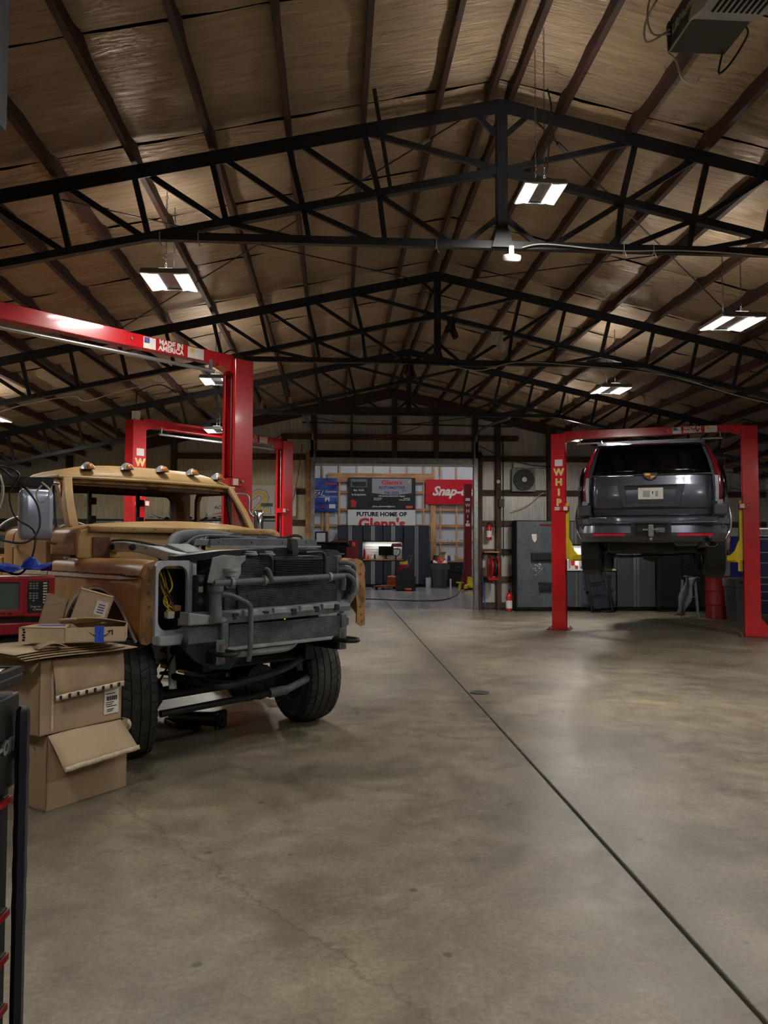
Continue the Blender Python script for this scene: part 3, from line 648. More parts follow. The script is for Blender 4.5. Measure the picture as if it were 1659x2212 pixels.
# cowl and firewall
rows = []
for k in range(15):
    y = -.90+1.8*k/14; c = 1-(y/.9)**2
    x0, z0 = -1.0+.17*c, 1.655+.05*c
    rows.append([(x0, y, z0), (x0+.03, y, z0+.004), (x0+.07, y, z0-.012), (-.70+.03*c, y, 1.655), (-.655+.03*c, y, 1.648), (-.645+.03*c, y, 1.61)])
cw = MB().grid(rows).build('cowl', m_tan, tk, smooth=40, solid=.012)
for k in range(9): y = -.72+.18*k; MB().box((-.652+.03*(1-(y/.9)**2), y, 1.63), (.012, .028, .018)).build('clip', m_black, cw)
MB().b2((-.70, -.88, .85), (-.68, .88, 1.62)).build('firewall', m_tan, tk)
MB().prism([(-.988, 1.40), (-.62, 1.40), (-.60, 1.48), (-.64, 1.60), (-.70, 1.645), (-.90, 1.645), (-.965, 1.62), (-.985, 1.56)], -.70, -.672, YZ()).build('firewall_corner', m_tan, tk, bev=.02)
MB().prism([(.988, 1.40), (.62, 1.40), (.60, 1.48), (.64, 1.60), (.70, 1.645), (.90, 1.645), (.965, 1.62), (.985, 1.56)][::-1], -.70, -.672, YZ()).build('firewall_corner', m_tan, tk, bev=.02)
MB().tube(smoothpath([(-.90, .0, 1.712), (-.86, -.3, 1.70), (-.9, -.7, 1.672)]), .006, 5).build('wiper_arm', m_black, tk)
# roof shell
rows = []
for i in range(19):
    t = i/18
    row = []
    for k in range(25):
        yy = -1+2*k/24; y = .875*yy; bow = .13*(1-abs(yy)**2.2)
        xf = -1.30+bow; xr = -2.13-.03*(1-yy*yy); x = xf+(xr-xf)*t
        rise = (1-abs(yy)**3.2)**.6*(1-(1-min(1, t/.3))**2.2)*(1-max(0, (t-.8)/.2)**3*.8)
        row.append((x, y, 2.085+.135*rise))
    rows.append(row)
rf = MB().grid(rows).build('roof', m_tan, tk, smooth=50, solid=.014)
MB().tube([(r[0], r[1], r[2]-.006) for r in rows[0]], .016, 8).build('roof_lip', m_tan, rf, smooth=60)
MB().loft([[(r[0]-.01, r[1]*.985, 2.075), (r[0]-.05, r[1]*.98, 2.075), (r[0]-.055, r[1]*.97, 2.03), (r[0]-.02, r[1]*.975, 2.035)] for r in rows[0]]).build('windshield_header', m_rusty, tk)
for s in (-1, 1): MB().tube([(-1.30, s*.885, 2.085), (-2.13, s*.885, 2.09)], .012, 6).build('drip_rail', m_tan, rf)
MB().grid([[(x, y, 2.05+.04*(1-(y/.85)**2)) for y in [-.85+1.7*k/8 for k in range(9)]] for x in (-1.27, -1.6, -2.1)]).build('headliner', m_brown, rf, solid=.008)
for a, b in (((-1.35, -.72, 2.035), (-1.35, -.05, 2.03)), ((-1.4, .12, 2.03), (-1.36, .75, 2.03))): MB().bar(a, b, .02, .028).build('visor_rod', m_label, tk)
# cab back with its window, floor and dash
ringframe(rrect(-.875, .875, 1.0, 2.085, .06), rrect(-.66, .66, 1.64, 2.03, .09), -2.13, -2.10, YZ()).build('cab_back', m_brown, tk, bev=.004)
ringframe(rrect(-.66, .66, 1.64, 2.03, .09), rrect(-.635, .635, 1.665, 2.005, .07), -2.10, -2.085, YZ()).build('window_seal', m_black, tk)
MB().b2((-2.1, -.9, .82), (-.70, .9, .85)).build('cab_floor', m_brown, tk)
MB().b2((-1.08, -.87, 1.38), (-.95, .87, 1.62)).build('dashboard', m_brown, tk, bev=.02)
for x, y in ((-1.9, -.33), (-1.9, .16)):
    rk = MB().bar((x, y, 1.35), (x, y, 2.03), .03, .03).build('gun_rack_post', m_black, tk)
    for z in (1.75, 1.92): MB().b2((x-.03, y-.01, z-.03), (x+.045, y+.05, z+.035)).build('rack_hook', m_black, rk, bev=.008)
# roof marker lights
for i, y in enumerate((-.63, -.29, .05, .38, .69)):
    xf = -1.36+.10*(1-(y/.875)**2); z = 2.19-.05*abs(y/.875)**3
    ml = MB().loft([[(xf-dx, y+w_*math.cos(a), z+h*max(0, math.sin(a))-.012) for a in [k*PI/6 for k in range(12)]] for dx, w_, h in ((-.07, .045, .02), (-.05, .05, .055), (.0, .048, .066), (.07, .03, .045), (.12, .01, .01))]).build('marker_light', m_trim, tk, smooth=60)
    MB().loft([[(xf+dx, y+w_*math.cos(a), z+h*max(0, math.sin(a))-.006) for a in [k*PI/6 for k in range(12)]] for dx, w_, h in ((.052, .038, .046), (.074, .034, .034), (.084, .02, .012))]).build('amber_lens', m_amber, ml, smooth=60)
# door mirrors: right one chrome backed, left one on a bent arm
mr = MB().loft([[(x, -1.17+dy, z) for (dy, z) in rrect(-.13*k, .13*k, 1.745-.20*k, 1.745+.20*k, .045*k)] for x, k in ((-1.06, .80), (-1.045, .94), (-1.03, 1), (-1.005, 1), (-.985, .92), (-.975, .7))]).build('door_mirror', m_mirb, tk, smooth=45)
MB().tube(smoothpath([(-1.06, -.95, 1.56), (-1.05, -1.0, 1.52), (-1.04, -1.06, 1.56), (-1.03, -1.05, 1.75), (-1.03, -1.05, 1.98), (-1.05, -.98, 2.0)]), .012, 8).tube([(-1.02, -1.06, 1.9), (-1.02, -1.12, 1.9)], .012, 6).build('mirror_bracket', m_alu, mr)
mr = MB().loft([[(x, 1.18+dy, z) for (dy, z) in rrect(-.055*k, .055*k, 1.74-.13*k, 1.74+.13*k, .03*k)] for x, k in ((-1.33, .8), (-1.31, 1), (-1.29, 1), (-1.275, .75))]).build('door_mirror', m_chrome, tk, smooth=45)
MB().tube(smoothpath([(-1.36, .90, 2.02), (-1.34, 1.0, 2.03), (-1.32, 1.07, 2.0), (-1.31, 1.07, 1.86), (-1.3, 1.12, 1.80)]), .012, 8).build('mirror_bracket', m_alu, mr)
# --- nose: radiator support, cores, pipes
def fins(name, x, y0, y1, z0, z1, n, m, par, th=.018):
    bx_ = MB().b2((x-.03, y0, z0), (x-.005, y1, z1)).build(name, m_dark, par)
    f = MB(); p = (z1-z0)/n
    for k in range(n): f.b2((x-.01, y0+.01, z0+p*(k+.2)), (x+.008, y1-.01, z0+p*(k+.72)))
    stuff(f.build('fin_rows', m, bx_)); return bx_
co = fins('condenser', .585, -.46, .56, 1.03, 1.425, 34, m_fin, tk)
for y in (-.475, .575): MB().b2((.55, y-.025, 1.0), (.605, y+.025, 1.43)).build('side_tank', m_dgrey, co, bev=.01)
MB().b2((.55, -.49, .985), (.61, .59, 1.03)).build('lower_tank', m_dgrey, co, bev=.01)
MB().b2((.59, -.40, 1.0), (.605, -.385, 1.42)).build('divider_strip', m_dark, co)
tc_ = fins('oil_cooler', .655, -.12, .36, 1.285, 1.405, 9, m_navy, tk)
MB().tube(smoothpath([(.66, -.14, 1.27), (.66, -.14, 1.40), (.655, -.18, 1.435), (.65, -.25, 1.44)]), .013, 6).build('cooler_line', m_cable, tc_)
MB().tube(smoothpath([(.66, .37, 1.27), (.66, .37, 1.42), (.655, .33, 1.455), (.64, .2, 1.45)]), .013, 6).build('cooler_line', m_cable, tc_)
MB().tube(smoothpath([(.665, -.20, 1.33), (.70, -.20, 1.33), (.71, -.19, 1.29), (.70, -.17, 1.262), (.69, -.145, 1.27)]), .017, 8).build('cooler_hose', m_dgrey, tc_)
lc = fins('lower_cooler', .64, -.50, .56, .79, .955, 16, m_finl, tk)
MB().b2((.60, -.54, .775), (.655, .58, .80)).build('cooler_rail', m_lgrey, lc, bev=.006)
for y in (-.53, .58): MB().b2((.60, y-.03, .77), (.66, y+.03, .97)).build('cooler_tank', m_dgrey, lc, bev=.01)
# grey deflector plate and bracket column at the right of the core
MB().prism([(-.66, 1.25), (-.62, 1.42), (-.53, 1.44), (-.40, 1.43), (-.345, 1.435), (-.345, 1.40), (-.385, 1.37), (-.385, 1.31), (-.41, 1.27), (-.43, 1.20), (-.50, 1.205), (-.52, 1.23)][::-1], .62, .63, YZ()).build('air_deflector', m_lgrey, tk, bev=.004)
bc = MB().b2((.44, -.665, .96), (.50, -.59, 1.30)).build('bracket_column', m_navy, tk, bev=.008)
for z in (1.27, 1.12): MB().cyl((.50, -.635, z), (.512, -.635, z), .022, n=10).build('washer', m_galv, bc)
for z in (1.20, 1.02): MB().b2((.50, -.65, z-.02), (.506, -.615, z+.02)).build('sticker', m_label, bc)
MB().b2((.47, -.575, .97), (.56, -.50, 1.30)).build('bracket_column', m_dgrey, tk, bev=.01)
# big intercooler pipes
pp = MB().tube(smoothpath([(.66, -.62, 1.18), (.665, -.625, 1.22), (.67, -.60, 1.246), (.68, -.54, 1.25), (.68, .45, 1.265), (.67, .53, 1.262), (.65, .575, 1.23), (.63, .585, 1.16)], 5), .025, 10).build('intercooler_pipe', m_dgrey, tk, smooth=60)
for y in (-.50, -.22, .40): MB().cyl((.68, y-.012, 1.2515+.015*(y+.5)), (.68, y+.012, 1.2515+.015*(y+.5)), .036, n=12).build('hose_clamp', m_lgrey, pp)
MB().cyl((.655, -.61, 1.0), (.655, -.61, 1.20), .045, .04, n=14).cyl((.655, -.61, 1.19), (.655, -.61, 1.23), .055, n=14).cyl((.655, -.61, .985), (.655, -.61, 1.02), .055, n=14).build('charge_duct', m_dgrey, tk, smooth=40)
MB().cyl((.62, -.48, 1.29), (.62, -.48, 1.33), .05, n=14).cyl((.62, -.48, 1.325), (.62, -.48, 1.345), .06, n=14).build('reservoir_cap', m_lgrey, tk, smooth=40)
MB().tube(smoothpath([(.66, -.60, 1.165), (.69, -.55, 1.17), (.70, -.47, 1.145), (.715, -.385, 1.10), (.72, -.365, 1.05), (.72, -.365, .8), (.70, -.365, .70)]), .018, 10).build('coolant_hose', m_dgrey, tk, smooth=60)
for q in range(3): MB().tube(smoothpath([(.60, .58, 1.37-.05*q), (.65, .63, 1.37-.05*q), (.66, .68, 1.34-.06*q), (.60, .72, 1.26-.06*q), (.5, .74, 1.15-.05*q)]), .02, 8).build('side_hose', m_dgrey, tk, smooth=60)
MB().tube(smoothpath([(.55, .66, 1.34), (.60, .72, 1.28), (.6, .74, 1.16), (.52, .74, 1.05), (.45, .72, .98)]), .035, 10).build('side_duct', m_lgrey, tk, smooth=60)
# bumper beam with notches
bb_ = MB(); n = 16; ring = []
for k in range(n+1):
    y = -.80+1.5*k/n; x = .655-.09*(abs(y+.05)/.75)**2.5; z = 1.005+.02*(y+.8)/1.5
    ring.append([(x-.05, y, z-.035), (x+.03, y, z-.04), (x+.035, y, z+.0), (x+.0, y, z+.045), (x-.05, y, z+.045)])
bm_ = bb_.loft(ring).build('bumper_beam', m_dgrey, tk, smooth=30)
for y in (-.60, -.45, -.20, .05, .28, .50): MB().b2((.66-.06*abs(y), y-.025, .985+.013*(y+.8)), (.697-.06*abs(y), y+.025, 1.03+.013*(y+.8))).build('beam_notch', m_navy, bm_, bev=.006)
for y in (-.33, -.08, .17, .40): MB().b2((.66-.05*abs(y), y-.06, 1.0+.013*(y+.8)), (.70-.05*abs(y), y+.06, 1.045+.013*(y+.8))).build('beam_pad', m_lgrey, bm_, bev=.01)
MB().prism([(-.80, .84), (-.80, .97), (-.56, .965), (-.50, .90), (-.52, .84)][::-1], .56, .62, YZ()).build('beam_end_bracket', m_dgrey, tk, bev=.01)
MB().prism([(-.82, .97), (-.55, .97), (-.46, 1.0), (-.82, 1.06)][::-1], .54, .66, YZ()).build('beam_end_plate', m_lgrey, tk, bev=.01)
# tie bar, top cover, shroud, caps
MB().loft([[(x-.05, y, z-.03), (x+.05, y, z-.03), (x+.05, y, z+.018), (x-.05, y, z+.022)] for x, y, z in ((.30, -.74, 1.41), (.40, -.66, 1.425), (.50, -.5, 1.45), (.53, -.2, 1.462), (.53, .3, 1.462), (.48, .62, 1.452), (.4, .74, 1.42))]).build('radiator_tie_bar', m_navy, tk, smooth=40)
sh = MB().loft([[(x, y, z) for y, z in ((-.40, 1.50), (-.38, 1.552), (.0, 1.565), (.64, 1.56), (.68, 1.51))] for x in (.02, .22)]).build('radiator_shroud', m_dgrey, tk, bev=.008)
MB().b2((.22, -.40, 1.49), (.26, .68, 1.505)).build('shroud_lip', m_lgrey, sh); MB().b2((.205, -.38, 1.50), (.228, .66, 1.555)).build('shroud_front', m_dgrey, sh)
for y in (-.3, 0, .3, .55): MB().cyl((.227, y, 1.53), (.235, y, 1.53), .008, n=6).build('screw', m_galv, sh)
for y in (-.28, -.13):
    MB().lathe([(.055, 0), (.055, .012), (.04, .015), (.04, .028), (.03, .03), (0, .03)], 14, T(.60, y, 1.435)).build('filler_cap', m_lgrey, tk)
hl = MB().prism([(.0, 0), (.08, 0), (.06, .10), (.02, .11)], -.03, .03, T(.56, .10, 1.45) @ RX(PI/2)).build('hood_latch', m_black, tk)
MB().tube(smoothpath([(.57, .12, 1.47), (.6, .3, 1.44), (.58, .45, 1.47), (.5, .55, 1.46)]), .006, 5).build('latch_cable', m_cable, hl)
# engine bay: intake, block, air box, loom tubes
eb = MB().b2((-.62, -.52, .75), (.0, .52, 1.34)).build('engine_block', m_oily, tk, bev=.04)
for y in (-.30, .30): MB().tube(smoothpath([(-.55, y, 1.40), (-.1, y, 1.42), (.02, y*.9, 1.36)]), .07, 10).build('valve_cover', m_navy, eb, smooth=60)
MB().tube(smoothpath([(-.12, -.52, 1.44), (-.2, -.42, 1.55), (-.22, -.25, 1.585), (-.20, .0, 1.575), (-.1, .2, 1.53)]), .05, 10).build('intake_duct', m_dgrey, tk, smooth=60)
for q in range(4): MB().tube(smoothpath([(.05, -.48+q*.05, 1.43), (-.02, -.44+q*.06, 1.50+.02*q), (-.06, -.30+q*.07, 1.57), (.05, -.12+q*.1, 1.575), (.15, .1+q*.1, 1.56)]), .014+.003*(q % 2), 6).build('loom_tube', m_cable if q % 2 else m_dgrey, tk, smooth=60)
MB().loft([[(x, y, z) for x, z in ((-.05, 1.40), (.30, 1.40), (.28, 1.46), (.0, 1.52))] for y in (-.62, -.42)]).build('air_box', m_dgrey, tk, bev=.015)
MB().loft([[(x, y, z) for x, z in ((-.05, 1.40), (.30, 1.40), (.28, 1.48), (.0, 1.53))] for y in (.40, .66)]).build('fuse_box', m_lgrey, tk, bev=.015)
for y0 in (-.15, .15, .45): MB().tube(smoothpath([(.0, y0, 1.56), (.05, y0+.1, 1.59), (.0, y0+.22, 1.585), (-.08, y0+.3, 1.56)]), .012, 6).build('loom_tube', m_cable, tk, smooth=60)
# wiring hanging in the right headlight opening
for q in range(7):
    a = rnd.uniform(-.86, -.76); MB().tube(smoothpath([(.30, a, 1.34), (.34+rnd.uniform(0, .06), a+rnd.uniform(-.03, .03), 1.22), (.36, -.80+rnd.uniform(-.04, .04), 1.12), (.37, -.79+rnd.uniform(-.03, .05), 1.04+rnd.uniform(-.03, .03))]), .005, 5).build('headlight_wire', m_yel if q % 3 == 0 else (m_rusty if q % 3 == 1 else m_cable), tk)
MB().b2((.34, -.82, 1.0), (.40, -.77, 1.05)).build('wire_connector', m_label, tk, bev=.006); MB().b2((.34, -.77, 1.05), (.40, -.72, 1.09)).build('wire_connector', m_rusty, tk, bev=.006)
# under the nose: valance, slotted brackets, tow hooks, frame
MB().loft([[(.56, y, .885), (.62, y, .87), (.60, y, z), (.52, y, z+.02)] for y, z in ((-.80, .80), (-.72, .72), (-.60, .66), (-.45, .64), (-.38, .70), (-.32, .72))]).build('valance', m_navy, tk, smooth=40)
for y, z0 in ((-.60, .70), (.52, .70)):
    sb_ = MB().b2((.70, y-.035, z0), (.71, y+.035, z0+.165)).build('slotted_bracket', m_dgrey, tk, bev=.003)
    for dz in (.045, .115): MB().b2((.708, y-.012, z0+dz-.02), (.713, y+.012, z0+dz+.02)).build('slot', m_rust, sb_)
    MB().b2((.30, y-.05, .70), (.70, y+.05, .80)).build('frame_horn', m_oily, tk, bev=.01)
    MB().tube(smoothpath([(.66, y-.05, .78), (.80, y-.06, .78), (.86, y, .78), (.80, y+.06, .78), (.66, y+.05, .78)]), .018, 8).build('tow_hook', m_black, tk, smooth=60)
for y in (-.50, .44): MB().b2((-4.4, y-.04, .60), (.4, y+.04, .74)).build('frame_rail', m_oily, tk, bev=.01)
MB().tube(smoothpath([(.58, -.52, .74), (.61, -.2, .745), (.61, .05, .75), (.60, .15, .80), (.55, .3, .82)]), .03, 8).build('oil_cooler_pipe', m_lgrey, tk, smooth=60)
MB().bar((.60, -.22, .77), (.60, .02, .775), .05, .02).build('red_tag', m_red, tk)
MB().b2((.05, -.5, .58), (.25, .5, .66)).build('crossmember', m_oily, tk, bev=.02)
MB().b2((-.5, -.3, .50), (.02, .3, .80)).build('oil_pan', m_oily, tk, bev=.05)
MB().loft([[(x, r*math.cos(q*PI/5), .72+r*math.sin(q*PI/5)) for q in range(10)] for x, r in ((-.6, .26), (-1.0, .2), (-1.7, .15), (-1.9, .12))]).build('transmission', m_oily, tk, smooth=50)
MB().b2((-2.9, -.40, .55), (-1.95, .36, .82)).build('fuel_tank', m_oily, tk, bev=.05)
MB().b2((-1.3, -.55, .52), (-1.15, .5, .62)).build('crossmember', m_oily, tk, bev=.02)
MB().b2((-.95, .10, .30), (-.50, .66, .62)).build('arm_view_block', m_oily, tk, bev=.06)  # dark block added to keep the yellow lift arm out of sight
# suspension and steering
MB().tube(smoothpath([(.10, -.60, .55), (.30, -.50, .52), (.44, -.42, .50), (.46, -.25, .51), (.44, .1, .55), (.36, .35, .585), (.30, .46, .63), (.15, .55, .66)]), .028, 8).build('sway_bar', m_navy, tk, smooth=60)
MB().cyl((.28, -.80, .335), (.30, .15, .36), .026, n=10).build('steering_link', m_oily, tk, smooth=60)
MB().cyl((.30, .12, .36), (.305, .28, .365), .038, n=12).tube([(.305, .28, .365), (.25, .5, .40), (.18, .72, .44)], .03, 8).build('steering_damper', m_dgrey, tk, smooth=60)
MB().cyl((.02, -.72, .42), (.02, .72, .44), .05, n=12).build('axle_tube', m_oily, tk, smooth=60)
MB().ball((.02, .10, .44), .19, 16, (.9, .85, .95)).cyl((.02, .1, .44), (.22, .1, .44), .14, n=14).build('differential', m_oily, tk, smooth=60)
MB().bar((-.1, -.45, .48), (.26, .10, .40), .05, .07).bar((-.1, .30, .46), (.2, .0, .44), .05, .06).build('control_arm', m_oily, tk)
for sy in (-1, 1):
    sp_ = smoothpath([(-.02+.065*math.cos(a), sy*.56+.065*math.sin(a), .50+.045*a/2/PI*1.9) for a in [k*PI/4 for k in range(33)]], 1)
    MB().tube(sp_, .012, 6).build('coil_spring', m_oily, tk, smooth=60)
    MB().cyl((.10, sy*.60, .46), (.06, sy*.60, .78), .03, n=10).cyl((.06, sy*.60, .76), (.05, sy*.60, .95), .045, n=10).build('shock_absorber', m_primer, tk, smooth=40)
    MB().ball((.0, sy*.70, .43), .11, 12, (.9, .6, 1.1)).build('steering_knuckle', m_oily, tk, smooth=60)
    MB().tube(smoothpath([(.1, sy*.58, .92), (.16, sy*.60, .8), (.12, sy*.64, .66), (.05, sy*.68, .52)]), .008, 5).build('brake_hose', m_cable, tk)
    MB().b2((-.02, sy*.52, .70), (.3, sy*.62, .96)).build('inner_guard', m_navy, tk, bev=.02)
# --- wheels
m_tread = mat('dusty tread rubber', (58, 57, 56), .8, var=.2, scale=14)
def wheel(M, letters=None, steer=1):
    R, W, r = .412, .145, .225
    prof = [(r, -W*.85), (r+.02, -W*.98), (r+.07, -W*1.02), (R-.07, -W*1.04), (R-.03, -W*.98), (R-.014, -W*.86), (R-.012, 0), (R-.014, W*.86), (R-.03, W*.98), (R-.07, W*1.04), (r+.07, W*1.02), (r+.02, W*.98), (r, W*.85)]
    A = M @ RX(-PI/2)
    ti = MB().lathe(prof, 48, A).build('tire', m_rubber, tk, smooth=40)
    tr = MB(); N = 40
    for k in range(N):
        a0 = 2*PI*k/N
        for row, (y0, y1, off, wd) in enumerate(((-.136, -.098, 0, .062), (-.088, -.035, .5, .070), (-.027, .027, 0, .074), (.035, .088, .5, .070), (.098, .136, 0, .062))):
            a = a0+off*2*PI/N; da = wd/R/2*.86; sk = (.035 if row in (1, 3) else 0)*(1 if row == 1 else -1)
            edge = .008 if row in (0, 4) else 0; mid = (y0+y1)/2
            q = []
            for rr in (R-.02, R-edge*.6):
                for aa, yy, e in ((a-da, y0, -sk), (a+da, y0, -sk), (a+da, y1, sk), (a-da, y1, sk)):
                    re = rr-(.012 if abs(yy) > .13 and rr > R-.015 else 0)
                    q.append(A @ V((re*math.cos(aa+e), re*math.sin(aa+e), yy)))
            tr.add(q, [(0,1,2,3),(7,6,5,4),(4,5,1,0),(5,6,2,1),(6,7,3,2),(7,4,0,3)])
        for s in (-1, 1):   # shoulder lugs
            q = [A @ V(((R-b)*math.cos(a0+d), (R-b)*math.sin(a0+d), s*y)) for b, y in ((.014, .13), (.05, .152)) for d in (-.055, .055)] + [A @ V(((R-b)*math.cos(a0+d), (R-b)*math.sin(a0+d), s*y)) for b, y in ((.02, .12), (.055, .14)) for d in (-.055, .055)]
            tr.add(q, [(0,1,3,2), (0,1,5,4), (2,3,7,6), (0,2,6,4), (1,3,7,5)])
    stuff(tr.build('tread', m_tread, ti))
    rim = [(r, -W*.8), (r-.012, -W*.82), (r-.02, -W*.7), (r-.03, -.02), (r-.03, .05), (.15, .055), (.12, .03), (.08, .03), (.075, .07), (.0, .07)] if steer < 0 else [(r, W*.8), (r-.012, W*.82), (r-.02, W*.7), (r-.03, .02), (r-.03, -.05), (.15, -.055), (.12, -.03), (.08, -.03), (.075, -.07), (.0, -.07)]
    MB().lathe(rim, 28, A).build('rim', m_oily, ti, smooth=40)
    MB().tube([A @ V(((r+.004)*math.cos(a), (r+.004)*math.sin(a), s*W*.86)) for s in (-1,) for a in [k*PI/16 for k in range(32)]], .008, 6, closed=True).build('rim_edge', m_dgrey, ti)
    if letters:
        for k, ch in enumerate(letters):
            a = -PI/2+(k-4)*.17-.28
            text('lettering', ch, .055, m_lgrey, ti, M @ T(0, -W*1.045, 0) @ RX(PI/2) @ RZ(a+PI/2) @ T(0, -.335, 0), bold=-.001)
    return ti
wheel(T(-.05, -.87, .412) @ RZ(math.radians(-20)))
wheel(T(-.07, .78, .412) @ RZ(math.radians(-11)), 'FIRESTONE', -1)
for sy in (-1, 1): wheel(T(-3.15, sy*.83, .412))
MB().cyl((-3.15, -.72, .42), (-3.15, .72, .42), .05, n=12).build('axle_tube', m_oily, tk, smooth=60)
# plain bed behind the cab
MB().b2((-4.5, -.95, .95), (-2.2, .95, 1.0)).build('bed_floor', m_cop, tk)
for s in (-1, 1):
    poly = [(-4.5, 1.0), (-3.72, 1.0), (-3.5, 1.22), (-2.8, 1.22), (-2.58, 1.0), (-2.2, 1.0), (-2.2, 1.40), (-4.5, 1.40)]
    MB().prism(poly, -s*.98-.015, -s*.98+.015, RX(PI/2)).build('bed_side', m_cop, tk, bev=.01)
MB().b2((-2.23, -.95, 1.0), (-2.19, .95, 1.40)).build('bed_front', m_cop, tk); MB().b2((-4.5, -.95, .95), (-4.46, .95, 1.40)).build('tailgate', m_cop, tk)
# ================================================================== the SUV on the right lift
SF = Frame((4.372, 10.53, 0), math.radians(-23))
m_suv = mat('dark grey metallic paint', (80, 81, 94), .24, .55, var=.05, scale=3, coat=.8)
m_suvb = mat('satin black trim', (18, 18, 20), .4)
m_tint = mat('black tinted glass', (5, 6, 8), .08, spec=.3)
m_tail = mat('red tail lens', (116, 10, 26), .15, coat=.6)
m_clear = mat('clear lens', (150, 150, 152), .15, .3, coat=.6)
m_refl = mat('red reflector', (176, 22, 44), .3)
sv = thing('suv', 'dark grey SUV with black rear window raised on the right lift', 'car', SF.o, SF.a)
def mir(h): return [(x, z) for x, z in h] + [(-x, z) for x, z in h[::-1]]
yr = lambda z: interp([(1.4, .05), (1.9, .03), (2.2, .0), (2.5, .035), (2.93, .20), (3.2, .26)], z)
low = [(.30, 1.56), (.86, 1.60), (.98, 1.72), (1.02, 1.92), (1.02, 2.14), (1.005, 2.34), (.965, 2.49), (.80, 2.515), (.30, 2.52)]
secs = []
for y, sx, dz in ((.0, .93, 0), (.10, .965, 0), (.25, .99, 0), (.6, 1, 0), (2.0, 1, 0), (3.3, 1, 0), (3.7, .995, -.06), (4.4, .97, -.16), (4.8, .90, -.26), (4.9, .82, -.34)):
    secs.append([(x*sx, (yr(z)+.035 if y == 0 else y+yr(z)*.5), z+(dz if z > 2.0 else 0)) for x, z in mir(low)])
MB().loft(secs).build('lower_body', m_suv, sv, smooth=50)
up = [(.30, 2.48), (.93, 2.48), (.90, 2.60), (.83, 2.78), (.76, 2.90), (.66, 2.965), (.40, 2.995), (.10, 3.0)]
secs = []
for y, sx, lean in ((.0, .985, 1), (.16, 1, .9), (.6, 1, .4), (1.8, 1, 0), (2.6, .99, -.8), (3.1, .93, -2.2)):
    secs.append([(x*sx, (yr(z)+.035 if y == 0 else y+(z-2.48)*.5*lean), z+(0 if y < 2.6 else (-.02 if y < 3 else -.18*(z-2.48)/.5))) for x, z in mir(up)])
MB().loft(secs).build('cabin', m_suv, sv, smooth=50)
for s in (-1, 1):   # side glass and roof rails
    MB().loft([[(s*(x+.012), y, z) for x, z in ((.885, 2.62), (.80, 2.85))] + [(s*(x-.02), y, z) for x, z in ((.80, 2.85), (.885, 2.62))] for y in (.75, 2.5)]).build('side_window', m_tint, sv)
    MB().tube(smoothpath([(s*.66, .30, 2.97), (s*.67, .36, 3.03), (s*.68, .6, 3.045), (s*.68, 2.2, 3.045), (s*.67, 2.4, 2.99)]), .022, 8).build('roof_rail', m_chrome, sv, smooth=60)
    # tall blade tail light: red inner blade, clear outer edge
    P = [(.925, 2.125), (.93, 2.3), (.915, 2.48), (.875, 2.64), (.80, 2.82), (.735, 2.93)]
    rows = [[(s*(x-w*k), yr(z)-.012+.05*(1-k)**2+(.0 if k else .03), z) for k in (0, .3, .7, 1)] for (x, z), w in zip(P, (.085, .085, .075, .055, .035, .012))]
    tl = MB().grid(rows).build('tail_light', m_tail, sv, smooth=50, solid=.02)
    rows = [[(s*(x-w-.012*k), yr(z)-.02, z) for k in (-2.6, 0, 1)] for (x, z), w in zip(P[:3], (.085, .085, .075))]
    MB().grid(rows).build('clear_strip', m_clear, tl, solid=.02)
    MB().b2((s*.85, yr(2.11)-.03, 2.09), (s*.925, yr(2.11)+.03, 2.15)).build('reverse_lens', m_clear, tl, bev=.008)
    rows = [[(s*(x+.008+.05*k), yr(z)+.02+.10*k, z) for k in (0, .5, 1)] for (x, z) in P[:4]]
    MB().grid(rows).build('lens_wrap', m_tint, tl, smooth=50, solid=.01)
# tailgate skin
def tgx(z): return interp([(1.9, .79), (2.2, .815), (2.5, .80), (2.93, .70)], z)
rows = []
for z in (1.935, 1.96, 2.03, 2.05, 2.06, 2.15, 2.25, 2.36, 2.375, 2.45, 2.49, 2.505):
    crease = -.012 if 2.04 < z < 2.45 else 0
    rows.append([(tgx(z)*k/8, yr(z)+crease+.05*(k/8)**4-.02, z) for k in range(-8, 9)])
MB().grid(rows).build('tailgate', m_suv, sv, smooth=25, solid=.014)
MB().grid([[(tgx(z)*.995*k/8, yr(z)-.018+.06*(k/8)**4, z) for k in range(-8, 9)] for z in (2.515, 2.6, 2.7, 2.8, 2.93)]).build('rear_window', m_tint, sv, smooth=50, solid=.012)
MB().bar((-.79, .0, 2.512), (.79, .0, 2.512), .02, .014).build('window_ledge', m_suvb, sv)
# spoiler with brake light
MB().loft([[(x, y, z) for y, z in ((.40, 3.005), (.16, 2.995), (.085+.06*(x/.7)**2, 2.955), (.17, 2.925), (.40, 2.93))] for x in (-.72, -.66, -.35, 0, .35, .66, .72)]).build('spoiler', m_suv, sv, smooth=40)
MB().b2((-.24, .086, 2.945), (.24, .11, 2.963)).build('brake_light', m_tail, sv)
